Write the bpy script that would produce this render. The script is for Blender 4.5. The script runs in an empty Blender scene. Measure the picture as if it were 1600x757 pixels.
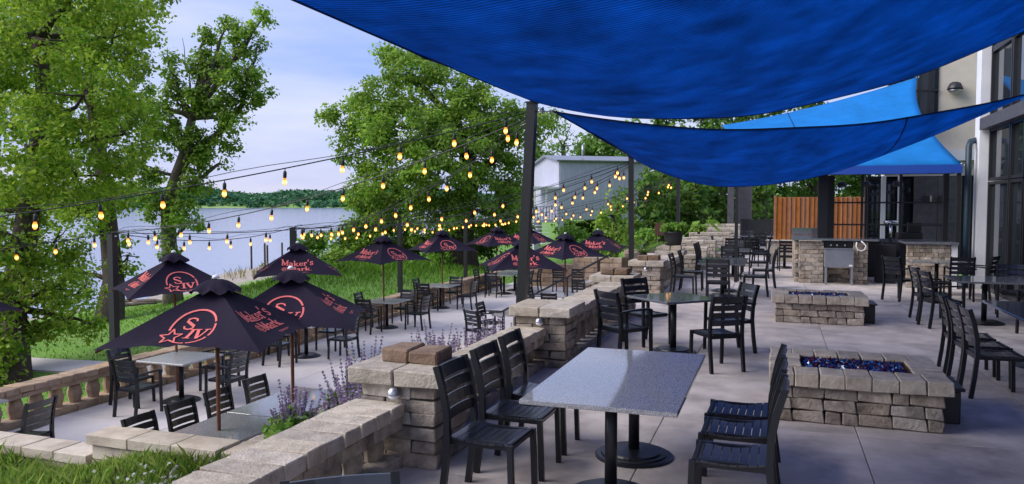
import bpy, math, random
import numpy as np
from mathutils import Vector, Matrix

R = math.radians
rnd = random.Random(7)
NP = np.random.default_rng(11)
SC = bpy.context.scene
COL = SC.collection

# ------------------------------------------------------------------ camera
CAM_H = 1.95
YAW, PITCH, FPX = R(19.0), math.atan2(58.5, 1200.0), 1200.0
cd = bpy.data.cameras.new('camera')
cd.sensor_fit = 'HORIZONTAL'
cd.sensor_width = 36.0
cd.lens = 27.0
cd.clip_start = 0.05
cd.clip_end = 6000.0
cam = bpy.data.objects.new('camera', cd)
COL.objects.link(cam)
cam.location = (0, 0, CAM_H)
cam.rotation_euler = (R(90) - PITCH, 0, YAW)
SC.camera = cam

# ------------------------------------------------------------------ sky and sun
SUN_EL, SUN_AZ = R(38), R(243)          # azimuth measured clockwise from +Y: the sun stands behind the camera, to the lake side
w = bpy.data.worlds.new('World')
SC.world = w
w.use_nodes = True
nt = w.node_tree
nt.nodes.clear()
wo = nt.nodes.new('ShaderNodeOutputWorld')
bg = nt.nodes.new('ShaderNodeBackground')
sky = nt.nodes.new('ShaderNodeTexSky')
sky.sky_type = 'NISHITA'
sky.sun_disc = False
sky.sun_elevation = SUN_EL
sky.sun_rotation = SUN_AZ
sky.air_density = 1.2
sky.dust_density = 2.0
tc = nt.nodes.new('ShaderNodeTexCoord')
mp = nt.nodes.new('ShaderNodeMapping')
mp.inputs['Scale'].default_value = (1.2, 1.2, 6.5)
mp.inputs['Rotation'].default_value = (0.12, 0.0, 0.5)
nz = nt.nodes.new('ShaderNodeTexNoise')
nz.inputs['Scale'].default_value = 1.6
nz.inputs['Detail'].default_value = 5.0
nz.inputs['Roughness'].default_value = 0.55
rp = nt.nodes.new('ShaderNodeValToRGB')
rp.color_ramp.elements[0].position = 0.30
rp.color_ramp.elements[0].color = (1.75, 2.5, 5.2, 1)
rp.color_ramp.elements[1].position = 0.72
rp.color_ramp.elements[1].color = (4.4, 4.4, 5.55, 1)
mx = nt.nodes.new('ShaderNodeMix')
mx.data_type = 'RGBA'
mx.inputs[0].default_value = 0.82       # an overcast layer over the clear sky
nt.links.new(tc.outputs['Generated'], mp.inputs['Vector'])
nt.links.new(mp.outputs[0], nz.inputs['Vector'])
nt.links.new(nz.outputs[0], rp.inputs[0])
nt.links.new(sky.outputs[0], mx.inputs[6])
nt.links.new(rp.outputs[0], mx.inputs[7])
nt.links.new(mx.outputs[2], bg.inputs[0])
bg.inputs[1].default_value = 0.10
nt.links.new(bg.outputs[0], wo.inputs[0])

sd = bpy.data.lights.new('sun', 'SUN')
sd.energy = 1.9
sd.angle = R(45)
sd.color = (1.0, 0.96, 0.91)
sun = bpy.data.objects.new('sun', sd)
COL.objects.link(sun)
sdir = Vector((math.sin(SUN_AZ) * math.cos(SUN_EL), math.cos(SUN_AZ) * math.cos(SUN_EL), math.sin(SUN_EL)))
sun.rotation_euler = sdir.to_track_quat('Z', 'Y').to_euler()
sun.location = sdir * 60

SC.view_settings.view_transform = 'Standard'
SC.view_settings.look = 'None'
SC.view_settings.exposure = 1.0
SC.view_settings.gamma = 1.0
SC.cycles.max_bounces = 6
SC.cycles.diffuse_bounces = 2
SC.cycles.transmission_bounces = 4
SC.cycles.glossy_bounces = 3
SC.cycles.transparent_max_bounces = 12
SC.cycles.sample_clamp_indirect = 6.0

# ------------------------------------------------------------------ helpers
_f = (-math.sin(YAW), math.cos(YAW))
_fw = Vector((_f[0] * math.cos(PITCH), _f[1] * math.cos(PITCH), -math.sin(PITCH)))
_rt = Vector((_f[1], -_f[0], 0))
_up = Vector((_f[0] * math.sin(PITCH), _f[1] * math.sin(PITCH), math.cos(PITCH)))
def at(px, py, d):
    """world point that the photograph shows at (px, py), d metres deep"""
    return Vector((0, 0, CAM_H)) + d * (_fw + _rt * ((px - 800) / FPX) + _up * (-(py - 378.5) / FPX))
def on_z(px, py, z):
    v = at(px, py, 1) - Vector((0, 0, CAM_H))
    return Vector((0, 0, CAM_H)) + v * ((z - CAM_H) / v.z)

class MB:
    """collects faces for one mesh"""
    def __init__(s):
        s.v, s.f, s.sm = [], [], []
    def add(s, vs, fs, smooth=False):
        o = len(s.v)
        s.v += [tuple(p) for p in vs]
        s.f += [tuple(i + o for i in f) for f in fs]
        s.sm += [smooth] * len(fs)
    def box(s, x0, x1, y0, y1, z0, z1, ch=0.0):
        if ch <= 0:
            s.add([(x, y, z) for z in (z0, z1) for y in (y0, y1) for x in (x0, x1)],
                  [(0, 2, 3, 1), (4, 5, 7, 6), (0, 1, 5, 4), (2, 6, 7, 3), (0, 4, 6, 2), (1, 3, 7, 5)])
        else:
            vs, fs = chamfer(x1 - x0, y1 - y0, z1 - z0, ch)
            c = ((x0 + x1) / 2, (y0 + y1) / 2, (z0 + z1) / 2)
            s.add([(p[0] + c[0], p[1] + c[1], p[2] + c[2]) for p in vs], fs)
    def bar(s, a, b, wx, wy, up=(0, 0, 1)):
        """rectangular bar from a to b"""
        a, b = Vector(a), Vector(b)
        d = (b - a).normalized()
        u = Vector(up)
        if abs(d.dot(u)) > 0.98: u = Vector((0, 1, 0))
        x = d.cross(u).normalized() * wx / 2
        y = x.cross(d).normalized() * wy / 2
        vs = [a - x - y, a + x - y, a + x + y, a - x + y, b - x - y, b + x - y, b + x + y, b - x + y]
        s.add(vs, [(0, 3, 2, 1), (4, 5, 6, 7), (0, 1, 5, 4), (1, 2, 6, 5), (2, 3, 7, 6), (3, 0, 4, 7)])
    def sweep(s, pts, prof, closed=False, up=(1, 0, 0), cap=True):
        """sweep a 2-D profile [(a, b)] along pts; a runs along up, b across"""
        pts = [Vector(p) for p in pts]
        n, m, rings = len(pts), len(prof), []
        for i, p in enumerate(pts):
            d = (pts[min(i + 1, n - 1)] - pts[max(i - 1, 0)]).normalized()
            u = Vector(up)
            u = (u - d * u.dot(d)).normalized()
            c = d.cross(u)
            rings.append([p + u * a + c * b for a, b in prof])
        fs = [(i * m + j, i * m + (j + 1) % m, (i + 1) * m + (j + 1) % m, (i + 1) * m + j) for i in range(n - 1) for j in range(m)]
        if cap: fs += [tuple(range(m))[::-1], tuple((n - 1) * m + j for j in range(m))]
        s.add([q for r in rings for q in r], fs)
    def tube(s, pts, rad, seg=6, smooth=True, cap=True):
        pts = [Vector(p) for p in pts]
        n = len(pts)
        rads = rad if isinstance(rad, (list, tuple)) else [rad] * n
        vs, prev = [], None
        for i, p in enumerate(pts):
            d = (pts[min(i + 1, n - 1)] - pts[max(i - 1, 0)]).normalized()
            if prev is None:
                u = Vector((0, 0, 1)) if abs(d.z) < 0.9 else Vector((1, 0, 0))
            else: u = prev
            u = (u - d * u.dot(d)).normalized()
            prev = u
            c = d.cross(u)
            for k in range(seg):
                a = 2 * math.pi * k / seg
                vs.append(p + (u * math.cos(a) + c * math.sin(a)) * rads[i])
        fs = [(i * seg + j, i * seg + (j + 1) % seg, (i + 1) * seg + (j + 1) % seg, (i + 1) * seg + j) for i in range(n - 1) for j in range(seg)]
        s.add(vs, fs, smooth)
        if cap:
            o = len(s.v) - n * seg
            s.f += [tuple(o + k for k in range(seg))[::-1], tuple(o + (n - 1) * seg + k for k in range(seg))]
            s.sm += [False, False]
    def lathe(s, prof, seg=12, c=(0, 0, 0), smooth=True):
        """prof: [(radius, z)] from bottom to top"""
        vs = []
        for r, z in prof:
            for k in range(seg):
                a = 2 * math.pi * k / seg
                vs.append((c[0] + r * math.cos(a), c[1] + r * math.sin(a), c[2] + z))
        n = len(prof)
        fs = [(i * seg + j, i * seg + (j + 1) % seg, (i + 1) * seg + (j + 1) % seg, (i + 1) * seg + j) for i in range(n - 1) for j in range(seg)]
        s.add(vs, fs, smooth)
        o = len(s.v) - n * seg
        s.f += [tuple(o + k for k in range(seg))[::-1], tuple(o + (n - 1) * seg + k for k in range(seg))]
        s.sm += [False, False]
    def mesh(s, name):
        me = bpy.data.meshes.new(name)
        me.from_pydata(s.v, [], s.f)
        me.polygons.foreach_set('use_smooth', s.sm)
        me.update()
        return me
    def build(s, name, mat, parent=None, loc=(0, 0, 0), rz=0.0):
        return obj(name, s.mesh(name), mat, parent, loc, rz)

def chamfer(sx, sy, sz, ch, jit=0.0, rng=None):
    """box with cut edges, centred: 24 corners, 44 triangles"""
    hx, hy, hz = sx / 2, sy / 2, sz / 2
    c = min(ch, hx * .6, hy * .6, hz * .6)
    vs, idx = [], {}
    for X in (-1, 1):
        for Y in (-1, 1):
            for Z in (-1, 1):
                j = [rng.uniform(-jit, jit) if rng else 0 for _ in range(3)]
                for k in range(3):
                    p = [X * (hx - (c if k != 0 else 0)) + j[0], Y * (hy - (c if k != 1 else 0)) + j[1], Z * (hz - (c if k != 2 else 0)) + j[2]]
                    idx[(X, Y, Z, k)] = len(vs)
                    vs.append(p)
    g = lambda X, Y, Z, k: idx[(X, Y, Z, k)]
    fs = []
    for s_ in (-1, 1):
        q = [(s_, -1, -1), (s_, 1, -1), (s_, 1, 1), (s_, -1, 1)]
        fs.append([g(*p, 0) for p in (q if s_ > 0 else q[::-1])])
        q = [(-1, s_, -1), (1, s_, -1), (1, s_, 1), (-1, s_, 1)]
        fs.append([g(*p, 1) for p in (q[::-1] if s_ > 0 else q)])
        q = [(-1, -1, s_), (1, -1, s_), (1, 1, s_), (-1, 1, s_)]
        fs.append([g(*p, 2) for p in (q if s_ > 0 else q[::-1])])
    def quad(a, b, c_, d, n):
        A, B, C_ = (Vector(vs[i]) for i in (a, b, c_))
        fs.append([a, b, c_, d] if (B - A).cross(C_ - A).dot(Vector(n)) > 0 else [d, c_, b, a])
    for a in (-1, 1):
        for b in (-1, 1):
            quad(g(-1, a, b, 1), g(1, a, b, 1), g(1, a, b, 2), g(-1, a, b, 2), (0, a, b))
            quad(g(a, -1, b, 0), g(a, 1, b, 0), g(a, 1, b, 2), g(a, -1, b, 2), (a, 0, b))
            quad(g(a, b, -1, 0), g(a, b, 1, 0), g(a, b, 1, 1), g(a, b, -1, 1), (a, b, 0))
            for Z in (-1, 1):
                t = [g(a, b, Z, 0), g(a, b, Z, 1), g(a, b, Z, 2)]
                A, B, C_ = (Vector(vs[i]) for i in t)
                fs.append(t if (B - A).cross(C_ - A).dot(Vector((a, b, Z))) > 0 else t[::-1])
    return vs, fs

def obj(name, me, mat=None, parent=None, loc=(0, 0, 0), rz=0.0):
    if mat is not None and not me.materials: me.materials.append(mat)
    o = bpy.data.objects.new(name, me)
    COL.objects.link(o)
    o.location = loc
    if rz: o.rotation_euler = (0, 0, rz)
    if parent is not None: o.parent = parent
    return o
def tag(o, label=None, cat=None, group=None, kind=None):
    if label: o['label'] = label
    if cat: o['category'] = cat
    if group: o['group'] = group
    if kind: o['kind'] = kind
    return o
def empty(name, loc=(0, 0, 0), rz=0.0, parent=None):
    o = bpy.data.objects.new(name, None)
    COL.objects.link(o)
    o.empty_display_size = 0.1
    o.location = loc
    o.rotation_euler = (0, 0, rz)
    if parent is not None: o.parent = parent
    return o
def copy_tree(o, parent=None):
    c = o.copy()
    COL.objects.link(c)
    c.parent = parent
    for ch in list(o.children): copy_tree(ch, c)
    return c

_blocks = {}
def block(parent, name, x0, x1, y0, y1, z0, z1, mat, ch=0.012, jit=0.004, turn=0.0):
    """one masonry block as an object; alike blocks share mesh data"""
    k = (round(x1 - x0, 2), round(y1 - y0, 2), round(z1 - z0, 3), mat.name, rnd.randrange(3))
    if k not in _blocks:
        vs, fs = chamfer(x1 - x0, y1 - y0, z1 - z0, ch * .52, jit * 1.5, rnd)
        me = bpy.data.meshes.new(name)
        me.from_pydata(vs, [], fs)
        me.materials.append(mat)
        _blocks[k] = me
    return obj(name, _blocks[k], None, parent, ((x0 + x1) / 2, (y0 + y1) / 2, (z0 + z1) / 2), rnd.uniform(-turn, turn))

# ------------------------------------------------------------------ materials
def mat(name, col, rough=0.6, metal=0.0, var=None, nscale=6.0, mix=0.5, obj_var=0.0, bump=0.0, bscale=60.0, spec=0.5, stain=None, stain_scale=2.0, stain_amt=0.5, coords='Object', detail=6.0):
    m = bpy.data.materials.new(name)
    m.use_nodes = True
    t = m.node_tree
    b = t.nodes['Principled BSDF']
    b.inputs['Roughness'].default_value = rough
    b.inputs['Metallic'].default_value = metal
    b.inputs['Specular IOR Level'].default_value = spec
    L = t.links.new
    N = t.nodes.new
    tcn = N('ShaderNodeTexCoord')
    vec = tcn.outputs[coords]
    if coords == 'Object':
        oi0 = N('ShaderNodeObjectInfo')
        ad = N('ShaderNodeVectorMath'); ad.operation = 'ADD'
        L(vec, ad.inputs[0])
        mu = N('ShaderNodeMath'); mu.operation = 'MULTIPLY'; mu.inputs[1].default_value = 37.0
        L(oi0.outputs['Random'], mu.inputs[0])
        L(mu.outputs[0], ad.inputs[1])
        vec = ad.outputs[0]
    cur = None
    def rgb(c):
        n = N('ShaderNodeRGB'); n.outputs[0].default_value = (*c, 1); return n.outputs[0]
    cur = rgb(col)
    def mixc(fac, a, bb, mode='MIX'):
        n = N('ShaderNodeMix'); n.data_type = 'RGBA'; n.blend_type = mode
        if isinstance(fac, (int, float)): n.inputs[0].default_value = fac
        else: L(fac, n.inputs[0])
        L(a, n.inputs[6]); L(bb, n.inputs[7])
        return n.outputs[2]
    def noise(scale, det=detail, ro=0.6):
        n = N('ShaderNodeTexNoise'); n.inputs['Scale'].default_value = scale
        n.inputs['Detail'].default_value = det; n.inputs['Roughness'].default_value = ro
        L(vec, n.inputs['Vector']); return n.outputs[0]
    def ramp(v, p0, p1, a=0.0, b_=1.0):
        n = N('ShaderNodeMapRange'); n.inputs[1].default_value = p0; n.inputs[2].default_value = p1
        n.inputs[3].default_value = a; n.inputs[4].default_value = b_
        L(v, n.inputs[0]); return n.outputs[0]
    if var is not None:
        cur = mixc(ramp(noise(nscale), 0.35, 0.65, 0, mix * 2 if mix < .5 else 1.0), cur, rgb(var))
    if stain is not None:
        cur = mixc(ramp(noise(stain_scale, 4.0), 0.48, 0.72, 0, stain_amt), cur, rgb(stain))
    if obj_var > 0:
        oi = N('ShaderNodeObjectInfo')
        hs = N('ShaderNodeHueSaturation')
        L(ramp(oi.outputs['Random'], 0, 1, 1 - obj_var, 1 + obj_var), hs.inputs['Value'])
        mu2 = N('ShaderNodeMath'); mu2.operation = 'FRACT'
        mu3 = N('ShaderNodeMath'); mu3.operation = 'MULTIPLY'; mu3.inputs[1].default_value = 7.13
        L(oi.outputs['Random'], mu3.inputs[0]); L(mu3.outputs[0], mu2.inputs[0])
        L(ramp(mu2.outputs[0], 0, 1, 1 - obj_var, 1 + obj_var), hs.inputs['Saturation'])
        L(cur, hs.inputs['Color'])
        cur = hs.outputs[0]
    L(cur, b.inputs['Base Color'])
    if bump > 0:
        bn = N('ShaderNodeBump'); bn.inputs['Strength'].default_value = bump; bn.inputs['Distance'].default_value = 0.02
        L(noise(bscale, 4.0), bn.inputs['Height'])
        L(bn.outputs[0], b.inputs['Normal'])
    return m

def leaf_mat(name, c0, c1, trans=0.35, rough=0.5):
    m = bpy.data.materials.new(name)
    m.use_nodes = True
    t = m.node_tree
    L, N = t.links.new, t.nodes.new
    b = t.nodes['Principled BSDF']
    b.inputs['Roughness'].default_value = rough
    b.inputs['Specular IOR Level'].default_value = 0.3
    g = N('ShaderNodeNewGeometry')
    r = N('ShaderNodeValToRGB')
    r.color_ramp.elements[0].color = (*c0, 1)
    r.color_ramp.elements[1].color = (*c1, 1)
    L(g.outputs['Random Per Island'], r.inputs[0])
    tcn = N('ShaderNodeTexCoord')
    n = N('ShaderNodeTexNoise'); n.inputs['Scale'].default_value = 0.7; n.inputs['Detail'].default_value = 2.0
    L(tcn.outputs['Object'], n.inputs['Vector'])
    hs = N('ShaderNodeHueSaturation')
    mr = N('ShaderNodeMapRange'); mr.inputs[1].default_value = .3; mr.inputs[2].default_value = .7
    mr.inputs[3].default_value = .6; mr.inputs[4].default_value = 1.35
    L(n.outputs[0], mr.inputs[0]); L(mr.outputs[0], hs.inputs['Value']); L(r.outputs[0], hs.inputs['Color'])
    L(hs.outputs[0], b.inputs['Base Color'])
    tr = N('ShaderNodeBsdfTranslucent')
    L(hs.outputs[0], tr.inputs['Color'])
    ms = N('ShaderNodeMixShader'); ms.inputs[0].default_value = trans
    L(b.outputs[0], ms.inputs[1]); L(tr.outputs[0], ms.inputs[2])
    L(ms.outputs[0], t.nodes['Material Output'].inputs[0])
    return m

def fabric_mat(name, col, trans_col, trans=0.5, wave=0.0, rough=0.8, bump=0.3):
    m = bpy.data.materials.new(name)
    m.use_nodes = True
    t = m.node_tree
    L, N = t.links.new, t.nodes.new
    b = t.nodes['Principled BSDF']
    b.inputs['Roughness'].default_value = rough
    b.inputs['Specular IOR Level'].default_value = 0.2
    tcn = N('ShaderNodeTexCoord')
    n = N('ShaderNodeTexNoise'); n.inputs['Scale'].default_value = 1.7; n.inputs['Detail'].default_value = 6.0
    n.inputs['Roughness'].default_value = .65
    L(tcn.outputs['Object'], n.inputs['Vector'])
    hs = N('ShaderNodeHueSaturation'); hs.inputs['Color'].default_value = (*col, 1)
    mr = N('ShaderNodeMapRange'); mr.inputs[1].default_value = .3; mr.inputs[2].default_value = .7
    mr.inputs[3].default_value = .86; mr.inputs[4].default_value = 1.14
    L(n.outputs[0], mr.inputs[0]); L(mr.outputs[0], hs.inputs['Value'])
    L(hs.outputs[0], b.inputs['Base Color'])
    hgt = None
    if wave > 0:
        mr.inputs[3].default_value = .7; mr.inputs[4].default_value = 1.3
        wv = N('ShaderNodeTexWave'); wv.inputs['Scale'].default_value = wave; wv.inputs['Distortion'].default_value = 1.5
        wv.inputs['Detail'].default_value = 2.0
        wv.bands_direction = 'Y'
        L(tcn.outputs['Object'], wv.inputs['Vector'])
        hgt = wv.outputs[1]
    else:
        n2 = N('ShaderNodeTexNoise'); n2.inputs['Scale'].default_value = 14.0
        L(tcn.outputs['Object'], n2.inputs['Vector'])
        hgt = n2.outputs[0]
    bn = N('ShaderNodeBump'); bn.inputs['Strength'].default_value = bump; bn.inputs['Distance'].default_value = 0.02
    L(hgt, bn.inputs['Height'])
    L(bn.outputs[0], b.inputs['Normal'])
    if trans > 0:
        tr = N('ShaderNodeBsdfTranslucent')
        h2 = N('ShaderNodeHueSaturation'); h2.inputs['Color'].default_value = (*trans_col, 1)
        mr2 = N('ShaderNodeMapRange'); mr2.inputs[1].default_value = 0; mr2.inputs[2].default_value = 1
        mr2.inputs[3].default_value = .62 if wave > 0 else .9; mr2.inputs[4].default_value = 1.28 if wave > 0 else 1.1
        L(hgt, mr2.inputs[0])
        mm = N('ShaderNodeMath'); mm.operation = 'MULTIPLY'; L(mr2.outputs[0], mm.inputs[0]); L(mr.outputs[0], mm.inputs[1])
        L(mm.outputs[0], h2.inputs['Value'])
        L(h2.outputs[0], tr.inputs['Color'])
        ms = N('ShaderNodeMixShader'); ms.inputs[0].default_value = trans
        L(b.outputs[0], ms.inputs[1]); L(tr.outputs[0], ms.inputs[2])
        L(ms.outputs[0], t.nodes['Material Output'].inputs[0])
    return m

def emit_mat(name, col, strength):
    m = bpy.data.materials.new(name)
    m.use_nodes = True
    t = m.node_tree
    t.nodes.remove(t.nodes['Principled BSDF'])
    e = t.nodes.new('ShaderNodeEmission')
    e.inputs[0].default_value = (*col, 1)
    e.inputs[1].default_value = strength
    t.links.new(e.outputs[0], t.nodes['Material Output'].inputs[0])
    return m

def granite_mat(name, light, dark, rough=0.06):
    m = mat(name, light, rough, var=dark, nscale=150.0, mix=.5, spec=1.0, coords='Object', detail=3.0)
    t = m.node_tree
    b = t.nodes['Principled BSDF']
    src = b.inputs['Base Color'].links[0].from_socket
    v = t.nodes.new('ShaderNodeTexVoronoi'); v.inputs['Scale'].default_value = 260.0
    tcn = t.nodes.new('ShaderNodeTexCoord')
    t.links.new(tcn.outputs['Object'], v.inputs['Vector'])
    r = t.nodes.new('ShaderNodeMapRange'); r.inputs[1].default_value = 0.15; r.inputs[2].default_value = .75
    t.links.new(v.outputs['Color'], r.inputs[0])
    x = t.nodes.new('ShaderNodeMix'); x.data_type = 'RGBA'; x.blend_type = 'MULTIPLY'; x.inputs[0].default_value = 0.65
    t.links.new(src, x.inputs[6]); t.links.new(r.outputs[0], x.inputs[7])
    t.links.new(x.outputs[2], b.inputs['Base Color'])
    return m

M = {}
M['concrete'] = mat('patio_concrete', (.62, .55, .515), .75, var=(.47, .41, .385), nscale=2.6, obj_var=.05, bump=.4, bscale=120, stain=(.25, .215, .205), stain_scale=1.7, stain_amt=.8)
M['concrete_low'] = mat('lower_patio_concrete', (.66, .60, .565), .8, var=(.57, .515, .48), nscale=.9, obj_var=.04, bump=.15, bscale=90, stain=(.42, .38, .36), stain_scale=.5, stain_amt=.4)
M['joint'] = mat('joint_gravel', (.10, .09, .085), .95, bump=.3)
M['block'] = mat('grey_tan_block', (.47, .40, .325), .9, var=(.27, .222, .18), nscale=7, obj_var=.24, bump=1.0, bscale=28, stain=(.07, .058, .05), stain_scale=4.5, stain_amt=.85)
M['coping'] = mat('pale_coping_block', (.56, .485, .39), .9, var=(.41, .35, .28), nscale=14, obj_var=.15, bump=.6, bscale=55, stain=(.20, .165, .13), stain_scale=5, stain_amt=.6)
M['tan'] = mat('tan_block', (.47, .34, .23), .9, var=(.36, .255, .17), nscale=8, obj_var=.16, bump=.6, bscale=45, stain=(.15, .11, .085), stain_scale=3, stain_amt=.6)
M['buff'] = mat('buff_coping_stone', (.60, .52, .41), .85, var=(.50, .42, .33), nscale=6, obj_var=.06, bump=.4, bscale=50, stain=(.3, .24, .18), stain_scale=3, stain_amt=.45)
M['brown'] = mat('brown_brick', (.24, .15, .095), .85, var=(.16, .10, .065), nscale=14, obj_var=.12, bump=.6, bscale=60, stain=(.33, .25, .19), stain_scale=5, stain_amt=.5)
M['black'] = mat('black_powder_coat', (.010, .011, .015), .36, obj_var=.12, spec=.4, bump=.04, bscale=250)
M['slat'] = mat('black_slat', (.011, .013, .020), .26, var=(.017, .020, .030), nscale=8, obj_var=.3, spec=.8, bump=.05, bscale=180)
M['post'] = mat('black_steel', (.014, .014, .016), .45, obj_var=.1, spec=.5)
M['granite'] = granite_mat('polished_granite', (.56, .56, .57), (.20, .21, .23))
M['sky_pale_top'] = granite_mat('sky_reflection_stone_top', (.62, .60, .59), (.46, .45, .45), .22)  # paler copy of the granite: sky reflection put into the base colour
M['granite_dark'] = granite_mat('polished_dark_granite', (.26, .27, .31), (.07, .08, .10))
M['canvas'] = fabric_mat('navy_black_canvas', (.011, .0065, .020), (.03, .02, .05), 0.0, rough=.85, bump=.25)
M['print'] = mat('coral_print', (.78, .17, .15), .8, var=(.68, .13, .12), nscale=30)
M['wood_pole'] = mat('red_brown_wood', (.24, .085, .035), .5, var=(.15, .05, .022), nscale=18)
M['sail'] = fabric_mat('blue_shade_cloth', (.012, .085, .27), (.020, .195, .49), .74, wave=7.5, bump=.5)
M['sail_hem'] = fabric_mat('blue_sail_hem', (.003, .018, .09), (.003, .02, .10), .15, bump=.2)
M['awning'] = fabric_mat('bright_blue_canvas', (.015, .24, .66), (.015, .22, .65), .35, bump=.1)
M['steel'] = mat('brushed_stainless', (.42, .43, .45), .38, 0.9, var=(.34, .35, .37), nscale=5, obj_var=.04)
M['chrome'] = mat('bright_chrome', (.7, .7, .72), .15, 1.0)
M['white'] = mat('white_paint', (.78, .78, .80), .5, var=(.70, .70, .73), nscale=2, bump=.05)
M['beige'] = mat('beige_stucco', (.60, .54, .46), .9, var=(.54, .48, .41), nscale=3, bump=.3, bscale=120)
M['teal'] = mat('teal_metal', (.008, .03, .05), .5)
M['valance_reflection_blue'] = mat('valance_and_reflection_blue', (.015, .07, .38), .45)  # blue of the valance, also of the painted reflections on the column
M['slate'] = mat('dark_slate', (.085, .08, .085), .6, var=(.055, .052, .058), nscale=7, bump=.4, bscale=30, obj_var=.1)
M['cedar'] = mat('orange_cedar', (.40, .165, .06), .7, var=(.30, .115, .04), nscale=5, obj_var=.14, bump=.2)
M['soil'] = mat('planting_soil', (.05, .035, .025), .95, var=(.08, .055, .035), nscale=9, bump=.8)
M['rust'] = mat('rust_brown', (.09, .03, .018), .8, var=(.05, .02, .014), nscale=10)
M['dark_in'] = mat('dark_interior', (.018, .018, .022), .9)
M['siding'] = mat('pale_blue_siding', (.43, .44, .53), .55, var=(.39, .40, .49), nscale=2, obj_var=.03)
M['bark'] = mat('tree_bark', (.085, .062, .045), .95, var=(.045, .033, .025), nscale=7, bump=1.0, bscale=14)
M['pale_bark'] = mat('grey_bark', (.15, .12, .095), .95, var=(.08, .062, .05), nscale=6, bump=1.0, bscale=12)
M['pot'] = mat('black_pot_plastic', (.018, .018, .02), .55)

def glass_mat(name, col=(.02, .025, .03), rough=.03):
    m = bpy.data.materials.new(name)
    m.use_nodes = True
    b = m.node_tree.nodes['Principled BSDF']
    b.inputs['Base Color'].default_value = (*col, 1)
    b.inputs['Roughness'].default_value = rough
    b.inputs['Specular IOR Level'].default_value = .9
    b.inputs['IOR'].default_value = 1.6
    return m
M['glass'] = glass_mat('tinted_window_glass')
M['leaf_a'] = leaf_mat('maple_leaves', (.095, .235, .012), (.40, .52, .05), .52)
M['leaf_b'] = leaf_mat('cottonwood_leaves', (.10, .245, .02), (.36, .50, .07), .52)
M['leaf_c'] = leaf_mat('big_tree_leaves', (.095, .235, .02), (.34, .48, .065), .52)
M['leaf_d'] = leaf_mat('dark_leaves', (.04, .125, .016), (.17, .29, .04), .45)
M['leaf_far'] = leaf_mat('far_leaves', (.07, .19, .025), (.22, .36, .06), .45)
M['leaf_lime'] = leaf_mat('lime_leaves', (.10, .26, .02), (.26, .44, .05), .42)
M['leaf_sage'] = leaf_mat('salvia_leaves', (.11, .25, .03), (.30, .46, .09), .45)
M['grass'] = leaf_mat('grass_blades', (.08, .21, .015), (.22, .38, .035), .35)
M['bed_grass'] = leaf_mat('weedy_grass', (.10, .24, .02), (.36, .44, .10), .45)
M['salvia'] = leaf_mat('salvia_flowers', (.26, .17, .34), (.58, .44, .62), .4)
M['white_flower'] = leaf_mat('white_flowers', (.6, .6, .55), (.8, .8, .75), .3)
M['glow'] = emit_mat('warm_bulb', (1.0, .50, .13), 1.0)
t = M['glow'].node_tree
_tc = t.nodes.new('ShaderNodeTexCoord'); _sx = t.nodes.new('ShaderNodeSeparateXYZ'); _mr = t.nodes.new('ShaderNodeMapRange'); _cr = t.nodes.new('ShaderNodeValToRGB')
_mr.inputs[1].default_value = -.21; _mr.inputs[2].default_value = -.113      # the filament glows in the middle of the bulb
t.links.new(_tc.outputs['Object'], _sx.inputs[0]); t.links.new(_sx.outputs[2], _mr.inputs[0]); t.links.new(_mr.outputs[0], _cr.inputs[0])
_e = _cr.color_ramp.elements
_e[0].color = (.75, .26, .04, 1); _e[1].color = (.45, .13, .02, 1)
for _p, _c in ((.22, (1.1, .42, .07, 1)), (.45, (2.2, 1.2, .40, 1)), (.72, (1.1, .38, .05, 1))):
    _q = _e.new(_p); _q.color = _c
t.links.new(_cr.outputs[0], [n for n in t.nodes if n.type == 'EMISSION'][0].inputs[0])
M['glow'].cycles.emission_sampling = 'NONE'
# ================================================================== THE SETTING
LO = -1.32                               # level of the lower patio

def shore_x(y):
    ks = [(-400, -60), (-60, -38), (0, -36), (25, -36.5), (34, -37.3), (37, -38), (54, -45.5), (66, -47.3), (75, -47.5), (110, -52), (160, -62), (400, -110), (1500, -300), (4000, -600)]
    return np.interp(y, [k[0] for k in ks], [k[1] for k in ks])
def ground_z(x, y):
    s = x - shore_x(y)
    z = np.where(s > 0, -4.05 + .14 * s, -4.05 + .10 * s)
    z = np.minimum(z, -1.62 - .01 * np.sin(x * .9) * np.cos(y * .7))
    z = z + .07 * np.sin(x * .31 + 1.0) * np.sin(y * .27) * np.clip((-x - 12) / 8, 0, 1)
    # grassy bank behind the lower patio, below the big tree
    bank = np.exp(-(((x + 17.5) / 4.5) ** 2 + ((y - 31) / 7.0) ** 2)) * .55
    return np.maximum(z + bank, -9.0)

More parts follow.
